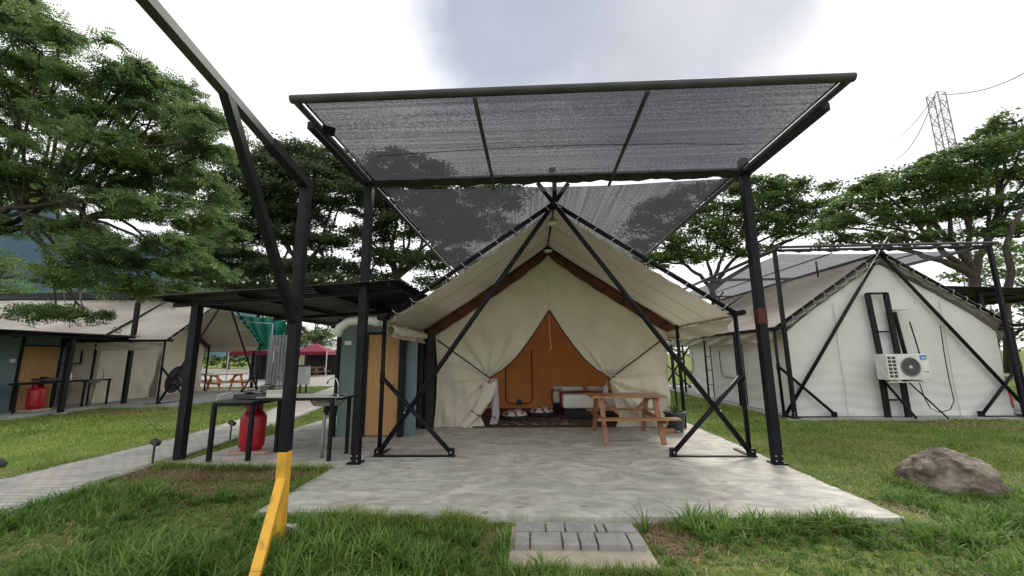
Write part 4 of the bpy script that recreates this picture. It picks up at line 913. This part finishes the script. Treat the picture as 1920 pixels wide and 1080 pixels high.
# ------------------------------------------------------------------ background left: tarp, sheets, gazebos, far tents
gt = empty('green_tarp', (0, 0, 0), 0, 'green tarp slung over a pole frame behind the left tent', 'tarp')
A = [at(448, 592, 21), at(540, 603, 21)]; 
def tf(u, v):
    top = at(440+98*u, 590+12*u, 21); bot = at(475+60*u, 655+2*math.sin(u*9)-(20*u if u > .6 else 0), 21)
    p = top*(1-v)+bot*v; p[1] += .25*math.sin(u*14+v*3)*v+.1*math.sin(u*30); return tuple(p)
MB().grid(tf, 50, 16).build('tarp_sheet', GREENT, gt)
m = MB(); a, b, c = at(447, 603, 20.7), at(512, 607, 20.7), at(497, 730, 20.7); m.tube([a, b], .03, 6); m.tube([b, (b[0], b[1], 0)], .04, 6); m.build('pole', GALV, gt)
sh = empty('sheet_stack', (0, 0, 0), 0, 'upright stack of grey corrugated sheets under the green tarp', 'metal sheets')
for k in range(6):
    a = at(497+6.2*k, 733-.6*k, 19.6+.12*k)
    m = MB()
    def sf(u, v, a=a, k=k): return (a[0]+.15*u-.04, a[1]+.02*math.sin(u*18), v*2.75)
    m.grid(sf, 20, 2); m.build('sheet', GALV, sh)
def gazebo(x, y, w_, label):
    g = empty('gazebo', (x, y, -.03), .15, label, 'gazebo', 'red gazebos')
    m = MB(); h0, h1 = 2.15, 2.9
    c = [(-w_/2, -w_/2), (w_/2, -w_/2), (w_/2, w_/2), (-w_/2, w_/2)]
    vs = [(a, b, h0) for a, b in c]+[(0, 0, h1)]+[(a, b, h0-.3) for a, b in c]
    m.add(vs, [(0, 1, 4), (1, 2, 4), (2, 3, 4), (3, 0, 4), (5, 6, 1, 0), (6, 7, 2, 1), (7, 8, 3, 2), (8, 5, 0, 3)]); m.build('canopy_cloth', REDT, g)
    for a, b in c: MB().bar((a, b, 0), (a, b, h0), .06, .06, (0, 1, 0)).build('pole', WHITE, g)
    MB().grid(lambda u, v: (-w_/2+w_*u, w_/2-.05+.05*math.sin(u*60), h0*v), 60, 1).build('side_curtain', DARKFAB, g)
gazebo(-20.2, 29.5, 3.0, 'red cloth gazebo on white poles left of the grey sheets'); gazebo(-19.6, 36, 3.0, 'red gazebo just right of the grey sheets'); gazebo(-24.6, 52, 3.4, 'red gazebo beside the far white tent')
ft = empty('distant_tent', (-29.5, 58, -.03), .1, 'small pale tent far across the plaza behind the red gazebos', 'tent')
m = MB(); m.add([(-3.5, -3, 2.2), (4.5, -3, 2.2), (3.4, 0, 4.1), (-3.5, 0, 4.1), (-3.5, 3, 2.2), (4.5, 3, 2.2)], [(0, 1, 2, 3), (3, 2, 5, 4), (1, 5, 2)]); m.build('roof', CANVAS_W, ft)
MB().box((0, 0, 1.1), (6, 5, 2.2)).build('wall', CANVAS, ft)
m = MB(); 
for x in (-3.2, .2, 4.2): m.bar((x, -3, 0), (x, -3, 2.3), .1)
m.build_each('post', STEEL, ft)
hd = empty('hedge', (-30, 66, 0), 0, 'long dense dark hedge closing the far side of the plaza', 'hedge')
bn = empty('grill_bin', (-8.95, 15.7, GZ), 0, 'grey metal bin on black legs at the plaza edge', 'bin')
MB().box((0, 0, .98), (.34, .34, .72)).build('bin_body', GALV, bn, .02)
m = MB()
for x in (-.12, .12): m.bar((x, 0, 0), (x, 0, .64), .05)
m.build_each('bin_leg', STEEL, bn); MB().box((0, 0, 1.36), (.4, .4, .04)).build('bin_lid', STEEL, bn)

# ------------------------------------------------------------------ lattice tower and cables
tw = empty('lattice_tower', (45.4, 42, 0), R(12), 'tall slender steel lattice tower above the right trees', 'tower')
TW, TH = 1.05, 29.6
m = MB(); nS = 26
for a, b in ((-1, -1), (1, -1), (1, 1), (-1, 1)): m.bar((a*TW/2, b*TW/2, 0), (a*TW/2, b*TW/2, TH), .075)
m.build_each('upright', GREYP, tw)
m = MB(); C4 = [(-1, -1), (1, -1), (1, 1), (-1, 1)]
for k in range(nS):
    z0, z1 = TH*k/nS, TH*(k+1)/nS
    for i in range(4):
        (a, b), (c, d) = C4[i], C4[(i+1) % 4]
        m.bar((a*TW/2, b*TW/2, z1), (c*TW/2, d*TW/2, z1), .04)
        p, q = ((a, b), (c, d)) if k % 2 else ((c, d), (a, b)); m.bar((p[0]*TW/2, p[1]*TW/2, z0), (q[0]*TW/2, q[1]*TW/2, z1), .05)
m.build('lattice', GREYP, tw)
top = np.array((45.4, 42, 29.6))
m = MB()
for (px, py, Yc) in ((1990, 95, 30), (1660, 265, 70), (1680, 300, 60)):
    e = at(px, py, Yc); pts = [top*(1-t)+e*t-np.array((0, 0, 1.2*math.sin(t*math.pi))) for t in np.linspace(0, 1, 14)]; m.tube(pts, .045, 5)
tag(m.build('guy_cables', GREYP), 'thin grey cables running from the lattice tower top', 'cables')

# ------------------------------------------------------------------ trees
def leaf_quads(C, L, W, tilt=.95, droop=.0):
    """diamond leaflets at centres C; normals near vertical"""
    n = len(C); az = rng.uniform(0, 2*np.pi, n)
    d = np.stack([np.cos(az), np.sin(az), rng.normal(-droop, tilt*.55, n)], 1); d /= np.linalg.norm(d, axis=1)[:, None]
    up = np.stack([rng.normal(0, tilt, n), rng.normal(0, tilt, n), np.ones(n)], 1)
    s = np.cross(d, up); s /= np.linalg.norm(s, axis=1)[:, None]
    l = (L*rng.uniform(.6, 1.35, n))[:, None]; w_ = (W*rng.uniform(.7, 1.3, n))[:, None]
    return np.stack([C-d*l/2, C+s*w_/2-d*l*.05, C-s*w_/2-d*l*.05, C+d*l/2], 1)
def sprigs(C, L, nl=6, wid=.035, ll=.10, droop=.25):
    """feathery compound leaves: pairs of leaflets along a rib"""
    n = len(C); az = rng.uniform(0, 2*np.pi, n)
    d = np.stack([np.cos(az), np.sin(az), rng.normal(-droop, .4, n)], 1); d /= np.linalg.norm(d, axis=1)[:, None]
    up = np.stack([rng.normal(0, .75, n), rng.normal(0, .75, n), np.ones(n)], 1)
    s = np.cross(d, up); s /= np.linalg.norm(s, axis=1)[:, None]
    out = []; l = (L*rng.uniform(.6, 1.3, n))[:, None]
    for k in range(nl):
        t = (k+.6)/nl-.5
        for sg in (-1, 1):
            b = C+d*l*t; q = ll*(1-.5*abs(t)*1.4)
            e = b+s*sg*q+d*q*.35; e[:, 2] -= .25*q
            mid = (b+e)/2
            out.append(np.stack([b, mid+d*wid/2, mid-d*wid/2, e], 1))
    return np.concatenate(out)
def pad_points(pads, dens, clump=.5, per=40, flat=.35):
    """clumps spread over the upper skin of flattened pads"""
    out = []; cents = []
    for (c, rx, ry, rz) in pads:
        n = max(4, int(rx*ry*dens))
        u = rng.normal(size=(n, 3)); u /= np.linalg.norm(u, axis=1)[:, None]
        rad = rng.uniform(.45, 1.0, n)[:, None]**.6
        u[:, 2] = np.abs(u[:, 2])*rng.choice([1, 1, 1, -.7], n)
        cc = c+u*rad*np.array([rx, ry, rz]); cents.append(c)
        for p in cc:
            k = max(6, int(per*rng.uniform(.4, 1.5))); r = clump*rng.uniform(.5, 1.3)
            g = rng.normal(size=(k, 3))*np.array([r*.55, r*.55, r*flat*.6]); g[:, 2] -= .25*(g[:, 0]**2+g[:, 1]**2)/max(r, .1)*.5
            out.append(p+g)
    return np.concatenate(out), cents
def pads_px(L, Y, dy=.9):
    """pad list given in photo pixels on the plane at depth Y -> real ellipsoids"""
    o = []
    for (px, py, rx, ry, *yo) in L:
        yy0 = Y+(yo[0] if yo else 0); c = at(px, py, yy0); dep = (c-np.array([0, 0, CAM_H]))@FW; k = dep/F_PX
        o.append((c, rx*k, max(rx*k*dy, 1.0), ry*k))
    return o
def limb(mb, a, b, r0, r1, bend=.15, n=7, sag=None):
    a, b = np.array(a, float), np.array(b, float); L = np.linalg.norm(b-a)
    off = rng.normal(0, bend*L*.35, 3); off[2] = abs(off[2])*.3
    pts = []; rr = []
    for i in range(n+1):
        t = i/n; p = a*(1-t)+b*t+off*math.sin(t*math.pi)
        if sag is not None: p = p+np.array((0, 0, sag*L*(math.sqrt(t)-t)))
        pts.append(p+rng.normal(0, .012*L, 3)*(0 < i < n)); rr.append(r0*(1-t)+r1*t)
    mb.tube(pts, rr, 8, False); return pts
def make_tree(name, label, base, fork, pads, leafm, dens, clump, per, L, W, trunk_r, mode='leaf', nfork=5, cat='tree', group=None, flat=.35, spr=None):
    o = empty(name, (base[0], base[1], GZ), 0, label, cat, group)
    off = np.array([base[0], base[1], GZ])
    tb = MB(); b0 = np.zeros(3); f0 = np.array(fork)-off
    tpts = limb(tb, b0, f0, trunk_r, trunk_r*.7, .08, 8)
    lb = MB()
    P, cents = pad_points(pads, dens, clump, per, flat)
    cl = [c-off for c in cents]
    # secondary forks grouped by direction, then a branch to each pad and twigs
    order = sorted(range(len(cl)), key=lambda i: cl[i][0]); groups = [order[i::1] for i in range(1)]
    nf = max(1, min(nfork, len(cl))); chunks = np.array_split(order, nf)
    for ch in chunks:
        cm_ = np.mean([cl[i] for i in ch], 0); mid = f0*.5+cm_*.5; mid[2] = min(mid[2], cm_[2]-.3)
        limb(lb, f0, mid, trunk_r*.6, trunk_r*.34, .18, 8, sag=.12)
        for i in ch:
            c = cl[i]; e = c-np.array((0, 0, pads[i][3]*.3))
            limb(lb, mid, e, trunk_r*.32, trunk_r*.12, .2, 7, sag=.12)
            for k in range(7):
                a = rng.uniform(0, 6.28); q = c+np.array((math.cos(a)*pads[i][1]*.8, math.sin(a)*pads[i][2]*.8, pads[i][3]*rng.uniform(-.1, .5)))
                limb(lb, e, q, trunk_r*.11, trunk_r*.03, .2, 5)
    tb.build('trunk', BARK, o); lb.build('limbs', BARK, o)
    P = P-off
    if mode == 'sprig': V = sprigs(P, L, *(spr or (6, .035, .10)))
    else: V = leaf_quads(P, L, W)
    fast_quads('crown', V, leafm, o)
    return len(V)
nl = 0
# big near tree on the left, trunk outside the picture
T1 = pads_px([(10, 20, 70, 40), (40, 80, 95, 45, 1), (10, 150, 100, 50), (95, 170, 95, 40), (60, 235, 110, 45, 1), (150, 235, 80, 40), (195, 275, 70, 35, -.5), (20, 300, 80, 40),
              (70, 22, 26, 9, -1), (105, 62, 26, 7, -1), (75, 95, 20, 7, -1), (262, 118, 16, 7), (240, 145, 26, 7), (215, 150, 14, 5), (300, 148, 22, 7, 1), (345, 165, 18, 6, 1), (390, 205, 20, 7, 1), (425, 240, 16, 7, 1), (225, 165, 40, 18), (300, 180, 42, 20, 1), (270, 225, 70, 30, 1), (340, 215, 50, 24, .5), (370, 260, 50, 24), (400, 285, 40, 18, 1), (300, 290, 70, 30, 1.5),
              (250, 330, 90, 28, 1), (120, 355, 110, 28, 1), (20, 370, 70, 22, 1), (350, 330, 70, 30, 2), (390, 370, 60, 28, 2), (330, 400, 70, 30, 1), (400, 430, 50, 26, 2), (270, 400, 50, 26), (210, 380, 50, 22),
              (150, 430, 45, 18, 1), (190, 470, 70, 24, 0), (250, 500, 60, 24, 1), (330, 470, 70, 28, 1), (360, 510, 60, 20, 1), (150, 520, 55, 22, 0), (210, 540, 50, 16, 1), (105, 584, 16, 10, 1), (130, 592, 18, 8, .6), (165, 586, 18, 12, 1), (30, 425, 22, 12, 1), (290, 535, 40, 14, 1)], 10.2, .8)
nl += make_tree('rain_tree', 'large feathery green tree leaning in from the left edge, close to the camera', (-19.5, 11.5), (-17.0, 11.2, 5.3), T1, LEAF_N, 14, .42, 34, .32, .05, .17, 'sprig', 6, group='rain trees', spr=(5, .05, .11))
t1 = bpy.data.objects['rain_tree']; o1 = np.array((-19.5, 11.5, GZ))
for pp_ in (((62, 392), (88, 425), (108, 490), (118, 540), (124, 578)), ((250, 497), (262, 520), (300, 540), (345, 548)), ((180, 470), (150, 520), (150, 560), (160, 585))):
    MB().tube([at(x, y, 11.2)-o1 for x, y in pp_], [.03, .026, .02, .014, .009][:len(pp_)], 6).build('hanging_branch', mat('pale_branch', (.30, .27, .21), (.18, .16, .12), rough=.9, scale=9), t1)
T2 = pads_px([(545, 290, 60, 16), (610, 300, 55, 17, 2), (500, 320, 70, 18), (575, 335, 80, 18), (660, 330, 60, 22, 2), (470, 355, 80, 18), (540, 375, 90, 17), (640, 370, 70, 18, 1), (470, 400, 80, 17), (560, 410, 70, 14, 1), (500, 440, 80, 14),
              (430, 440, 60, 20), (600, 455, 60, 11, 1), (440, 490, 80, 20), (400, 465, 60, 24), (360, 500, 60, 22), (440, 528, 80, 12), (540, 534, 70, 9), (620, 528, 50, 9), (520, 505, 70, 14), (610, 500, 60, 12, 1)], 23, .9)
nl += make_tree('rain_tree', 'dark spreading tree behind the tin kitchen roof, left of the tall canopy post', (at(508, 700, 24)[0], 24), tuple(at(560, 500, 23.6)), T2, LEAF_D, 9.5, .62, 105, .22, .11, .30, 'leaf', 5, group='rain trees')
T3 = pads_px([(700, 345, 60, 18), (760, 318, 80, 18), (820, 325, 35, 16), (700, 395, 55, 18), (770, 370, 80, 24), (850, 375, 80, 26), (930, 365, 55, 22), (970, 385, 30, 14), (690, 440, 50, 14), (760, 430, 70, 24), (840, 430, 80, 28), (910, 430, 70, 25),
              (720, 480, 60, 14), (790, 490, 60, 18), (850, 490, 50, 22), (690, 520, 50, 10), (820, 530, 40, 14)], 26, .9)
nl += make_tree('rain_tree', 'dark umbrella-shaped tree seen partly through the shade net left of the ridge', (-7.2, 27), tuple(at(745, 520, 26.5)), T3, LEAF_D, 8, .65, 100, .23, .115, .33, 'leaf', 6, group='rain trees')
T4 = pads_px([(1200, 430, 40, 18), (1250, 400, 60, 22), (1310, 370, 60, 24), (1360, 350, 40, 14), (1240, 460, 60, 16), (1300, 430, 70, 18), (1360, 400, 60, 18), (1230, 490, 50, 12), (1300, 480, 60, 12), (1360, 450, 50, 14), (1420, 350, 55, 13), (1440, 385, 60, 15), (1480, 360, 55, 15), (1500, 400, 60, 14), (1430, 425, 60, 13), (1510, 435, 50, 13), (1545, 355, 18, 6), (1545, 415, 40, 18), (1400, 470, 40, 8)], 27, .9)
nl += make_tree('rain_tree', 'mid green spreading tree behind the right canopy post, its limbs fanning upward', (11.5, 28), tuple(at(1335, 545, 27.5)), T4, LEAF_R, 7.5, .62, 90, .23, .11, .26, 'leaf', 5, group='rain trees')
T5 = pads_px([(1905, 225, 45, 17), (1870, 255, 50, 16, 1), (1920, 270, 60, 20), (1830, 290, 60, 16), (1770, 310, 70, 16), (1710, 330, 70, 16), (1650, 352, 60, 16), (1600, 385, 50, 18), (1570, 420, 35, 18), (1560, 450, 28, 12), (1620, 415, 50, 16, 1), (1690, 375, 70, 18, 1), (1770, 350, 80, 18, 1), (1860, 330, 80, 20, 1), (1920, 330, 50, 22), (1730, 405, 60, 14), (1800, 395, 70, 16), (1880, 385, 70, 18),
              (1640, 445, 45, 9), (1700, 445, 45, 12), (1850, 430, 45, 14), (1910, 440, 45, 18), (1960, 380, 60, 26), (1770, 445, 30, 8)], 19, .9)
nl += make_tree('rain_tree', 'large umbrella-shaped tree at the right edge below the lattice tower', (19.8, 18.6), tuple(at(1828, 520, 18.8)), T5, LEAF_R, 8.5, .5, 95, .19, .095, .28, 'leaf', 6, group='rain trees')
# farther small trees and shrubs
def bushy(label, base, h, r, leafm, n=9, dens=4, L=.25, W=.12, per=50, group='trees beyond the tents', name='broadleaf_tree'):
    base = np.array(base, float); pads = []
    for k in range(n):
        a = rng.uniform(0, 6.28); q = rng.uniform(0, .75)*r
        pads.append((np.array((base[0]+q*math.cos(a), base[1]+q*math.sin(a), h*rng.uniform(.35, .95))), r*.42, r*.42, h*.13))
    return make_tree(name, label, base[:2], (base[0], base[1], h*.4), pads, leafm, dens, .6, per, L, W, .035*h, 'leaf', 3, group=group)
for (px, Y, h_, r_, lm, lab) in [
        (50, 46, 11.5, 8, LEAF_L, 'light green tree above the left tent roof at the picture edge'),
        (170, 50, 11, 8, LEAF_L, 'light green tree beyond the left canopy, half hidden by hanging leaves'),
        (-60, 34, 13, 6, LEAF_R, 'mid green tree at the far left, in front of the hills'),
        (330, 40, 9, 7, LEAF_D, 'dark tree filling the gap beyond the left tent ridge'),
        (590, 52, 9.5, 7, LEAF_R, 'green tree behind the far white tent'),
        (520, 56, 10.0, 7, LEAF_L, 'light tree behind the grey sheet stack'),
        (430, 58, 8, 7, LEAF_R, 'green tree behind the red gazebos'),
        (1790, 30, 5.2, 3.5, LEAF_R, 'low tree behind the right corner of the white tent'),
        (1900, 27, 5.5, 3.5, LEAF_R, 'leafy tree low at the right picture edge'),
        (1300, 40, 4.8, 4, LEAF_R, 'low green tree far behind the gap between the tents'),
        (1990, 24, 8, 4, LEAF_R, 'taller green tree cut by the right picture edge')]:
    c = at(px, 665, Y); nl += bushy(lab, (c[0], Y), h_, r_, lm)
print('leaf quads', nl)
# bent trunk second limb by right edge
o = empty('bare_tree', (20.3, 17.2, GZ), 0, 'thin bent tree trunk at the right edge with few leaves', 'tree', 'rain trees')
m = MB(); pts = [np.array(at(x, y, 17.0))-np.array((20.3, 17.2, GZ)) for x, y in ((1893, 700), (1890, 620), (1885, 560), (1897, 510), (1886, 465), (1900, 420), (1925, 385))]; m.tube(pts, [.16, .14, .13, .12, .11, .09, .06], 8); m.build('trunk', BARK, o)
P, _ = pad_points(pads_px([(1900, 430, 40, 14), (1870, 470, 30, 10)], 17.2), 5, .45, 40); fast_quads('crown', leaf_quads(P-np.array((20.3, 17.2, GZ)), .17, .07), LEAF_R, o)

P, _ = pad_points([(np.array((x, 66+random.uniform(-1, 1), random.uniform(.9, 2.6))), 2.2, 1.5, 1.5) for x in np.arange(-75, 4, 1.7)], 3.2, .6, 40)
fast_quads('hedge_leaves', leaf_quads(P-np.array((-30, 66, 0)), .4, .22), LEAF_R, hd)

# ------------------------------------------------------------------ grass
def inpoly(x, y, P, grow=0.0):
    P = np.array(P, float); c = P.mean(0); P = c+(P-c)*(1+grow)
    ins = np.zeros(len(x), bool); j = len(P)-1
    for i in range(len(P)):
        xi, yi = P[i]; xj, yj = P[j]
        cnd = ((yi > y) != (yj > y)) & (x < (xj-xi)*(y-yi)/(yj-yi+1e-12)+xi); ins ^= cnd; j = i
    return ins
def blocked(x, y, mg=0.0):
    b = inpoly(x, y, MAIN_SLAB) | inpoly(x, y, KIT_SLAB) | inpoly(x, y, LEFT_SLAB) | inpoly(x, y, RIGHT_SLAB)
    pl = np.interp(y, [p[1] for p in PL], [p[0] for p in PL]); pr = np.interp(y, [p[1] for p in PR], [p[0] for p in PR])
    b |= (x > pl-.12) & (x < pr+.1) & (y < 22.6)
    b |= (x > -.24) & (x < 1.02) & (y > 3.36) & (y < 4.5)
    b |= (((x-5.28)/.6)**2+((y-5.55)/.42)**2 < 1) | (y > 23)
    return b
def npn(x, y, s, seed):
    x = x*s+seed*3.7; y = y*s-seed*1.9
    return (np.sin(x*1.7+1.3*np.sin(y*1.1+.5))+np.sin(y*2.3+1.7*np.sin(x*.9+2.1))+np.sin((x+y)*3.1+np.sin(x*2.7)))/3
def blades(x, y, h, w_, lean, az=None):
    n = len(x); az = rng.uniform(0, 2*np.pi, n) if az is None else az
    dx, dy = np.cos(az), np.sin(az); z0 = np.array([gz(a, b) for a, b in zip(x, y)])-.01 if n < 400000 else np.full(n, GZ)
    px, py = -dy*w_/2, dx*w_/2
    rows = []
    for t, wf in ((0, 1), (.55, .8), (1, .12)):
        ox = lean*t*t*h; oz = h*t*(1-.35*lean*t)
        cx, cy, cz = x+dx*ox, y+dy*ox, z0+oz
        rows += [np.stack([cx+px*wf, cy+py*wf, cz], 1), np.stack([cx-px*wf, cy-py*wf, cz], 1)]
    return np.stack(rows, 1)
def scatter(n, x0, x1, y0, y1):
    x = rng.uniform(x0, x1, n); y = rng.uniform(y0, y1, n)
    k = ~blocked(x, y) & (np.abs((x+.12*y)/np.maximum(y, .1)) < 1.75) & (y > 1.6); return x[k], y[k]
def brownness(x, y):
    b = npn(x, y, .55, 1)*.5+npn(x, y, 1.3, 4)*.25
    for (cx, cy, rx, ry, s) in ((-4.3, 5.3, 1.5, .4, .55), (-4.9, 4.6, .9, .3, .4), (-.40, 3.8, .17, .5, 1.1), (1.2, 3.9, .22, .32, 1.4), (-2.0, 3.45, .3, .5, .6), (-3.3, 5.0, 1.2, .3, .35), (.4, 3.25, .7, .12, 1.0), (3.2, 3.3, .5, .25, .8), (3.9, 5.0, .25, 1.0, .8), (-13.4, 12.6, 2.6, .8, 1.2), (12.5, 9.6, 3.5, .7, 1.0), (8.0, 5.4, 1.0, .4, .9), (4.6, 15, 1.2, 3.0, .5), (2.6, 3.0, .35, .25, .7), (.4, 3.2, .9, .22, .8)):
        b = b+s*np.exp(-((x-cx)/rx)**2-((y-cy)/ry)**2)
    return b
G = []; D = []
bare = np.clip((brownness(ground_xy[:, 0], ground_xy[:, 1])-.3)*1.1, 0, .8); att = ground_ob.data.attributes.new('bare', 'FLOAT', 'POINT'); att.data.foreach_set('value', bare.astype(np.float32))
# foreground tufts
tx_, ty_ = scatter(5200, -6.5, 6.5, 1.9, 5.2)
bb = brownness(tx_, ty_)
lush = np.clip(.6+.75*npn(tx_, ty_, 1.1, 7)+.3*npn(tx_, ty_, 3.7, 2), .12, 1.4)
lush += .5*np.exp(-((tx_+1.0)/1.0)**2-((ty_-3.9)/.5)**2)+.45*np.exp(-((tx_-2.4)/1.3)**2-((ty_-4.1)/.35)**2)+.35*np.exp(-((tx_+4)/1.5)**2-((ty_-3.0)/.6)**2)
lush *= np.where(tx_ > 1.2, np.where(ty_ > 3.9, 1.0, .62), 1.0)
keep = bb < rng.uniform(.2, 1.3, len(bb))
for x, y, l in zip(tx_[keep], ty_[keep], lush[keep]):
    k = int(rng.uniform(9, 22)); a = rng.uniform(0, 6.28, k); r = rng.uniform(0, .035, k)
    G.append(blades(x+r*np.cos(a), y+r*np.sin(a), rng.uniform(.08, .24, k)*l, rng.uniform(.007, .015, k)*(1+.4*l), rng.uniform(.25, 1.15, k), a+rng.normal(0, .5, k)))
x, y = scatter(60000, -7, 7.5, 1.8, 6.2); bb = brownness(x, y); k = bb < rng.uniform(.15, 1.1, len(x))
x, y = x[k], y[k]; G.append(blades(x, y, rng.uniform(.03, .09, len(x)), rng.uniform(.004, .009, len(x)), rng.uniform(.2, 1.3, len(x))))
# dry thatch
x, y = scatter(110000, -8, 8, 1.8, 8); bb = brownness(x, y); k = bb > rng.uniform(.0, 1.1, len(x)); x, y = x[k], y[k]
D.append(blades(x, y, rng.uniform(.03, .10, len(x)), rng.uniform(.004, .009, len(x)), rng.uniform(1.0, 2.2, len(x))))
x, y = scatter(60000, -20, 16, 8, 18); bb = brownness(x, y); k = bb > rng.uniform(.3, .9, len(x)); x, y = x[k], y[k]
D.append(blades(x, y, rng.uniform(.04, .10, len(x)), rng.uniform(.01, .02, len(x)), rng.uniform(.8, 1.8, len(x))))
x, y = scatter(16000, -8, 8, 1.8, 8); D.append(blades(x, y, rng.uniform(.04, .15, len(x)), rng.uniform(.004, .008, len(x)), rng.uniform(.6, 1.8, len(x))))
x, y = scatter(6000, -5.9, -2.9, 5.6, 6.1); D.append(blades(x, y, rng.uniform(.04, .12, len(x)), rng.uniform(.004, .009, len(x)), rng.uniform(.6, 1.8, len(x))))
tag(fast_quads('grass', np.concatenate(G), GRASSM), 'lush green grass growing in front of the slab', 'grass', kind='stuff')
tag(fast_quads('dry_grass', np.concatenate(D), DRYG), 'brown dry grass lying in patches of the lawn', 'dry grass', kind='stuff')
# lawn further out
Lw = []
x, y = scatter(150000, -12, 12, 4.4, 9.5); bb = brownness(x, y); k = bb < rng.uniform(.2, .8, len(x)); x, y = x[k], y[k]
Lw.append(blades(x, y, rng.uniform(.03, .085, len(x))*(1+.4*npn(x, y, 1.1, 9)), rng.uniform(.006, .012, len(x)), rng.uniform(.2, 1.2, len(x))))
x, y = scatter(170000, -26, 22, 9, 23); bb = brownness(x, y); k = bb < rng.uniform(.25, .9, len(x)); x, y = x[k], y[k]
Lw.append(blades(x, y, rng.uniform(.04, .10, len(x))*(1+.4*npn(x, y, .8, 9)), rng.uniform(.014, .026, len(x)), rng.uniform(.2, 1.0, len(x))))
# fringe creeping over the slab front edge
n = 9000; x = rng.uniform(-2.9, 3.7, n); y = 4.36-np.abs(rng.normal(0, .11, n)); hf = np.clip(.62+.55*npn(x, y*.3, 3.3, 6)+.25*npn(x, y, 9, 2), .15, 1.25); k = ~((x > -.5) & (x < 1.25)) & (hf > rng.uniform(0, .7, n)); x, y, hf = x[k], y[k], hf[k]
Lw.append(blades(x, y, rng.uniform(.08, .24, len(x))*hf, rng.uniform(.006, .014, len(x)), rng.uniform(.3, 1.5, len(x)), rng.uniform(0, 6.28, len(x))))
def fringe(P, n, off, h0, h1):
    P = np.array(P, float); sg = rng.integers(0, len(P)-1, n); t = rng.uniform(0, 1, n)[:, None]
    q = P[sg]*(1-t)+P[sg+1]*t; d = P[sg+1]-P[sg]; d /= np.linalg.norm(d, axis=1)[:, None]; nn = np.stack([d[:, 1], -d[:, 0]], 1)
    w = np.abs(rng.normal(0, .06, n))[:, None]*off; q = q+nn*(w+.01*off)
    k = (npn(q[:, 0], q[:, 1], 1.7, 3) > rng.uniform(-1.1, .6, n)); q = q[k]
    Lw.append(blades(q[:, 0], q[:, 1], rng.uniform(h0, h1, len(q)), rng.uniform(.006, .012, len(q)), rng.uniform(.3, 1.4, len(q))))
fringe([(3.64, 10.5), (3.62, 4.36)], 5000, -1, .06, .13); fringe([(-2.93, 4.42), (-2.93, 6.08)], 2500, -1, .07, .17); fringe([(-2.93, 6.1), (-5.75, 6.32)], 4200, -1.4, .06, .20)
a_ = rng.uniform(0, 6.28, 3500); q_ = rng.normal(0, .05, 3500); c_, s_ = math.cos(R(-32)), math.sin(R(-32)); ex, ey = (.53+q_)*np.cos(a_), (.46+q_)*np.sin(a_)
Lw.append(blades(5.16+ex*c_-ey*s_, 5.5+ex*s_+ey*c_, rng.uniform(.05, .16, 3500), rng.uniform(.006, .012, 3500), rng.uniform(.3, 1.3, 3500))); fringe([(-5.55, 6.32), (-5.35, 13.4)], 3000, -1, .05, .11)
fringe([(a_, b_) for a_, b_ in PR[1:8]], 6000, 1, .05, .10); fringe([(a_, b_) for a_, b_ in PL[1:8]], 6000, -1, .05, .10); fringe([(-.22, 3.42), (1.0, 3.42)], 1200, 1, .06, .15)
tag(fast_quads('lawn', np.concatenate(Lw), GRASSL), 'short mown lawn between the tents and the path', 'lawn', kind='stuff')
bpy.context.view_layer.update()
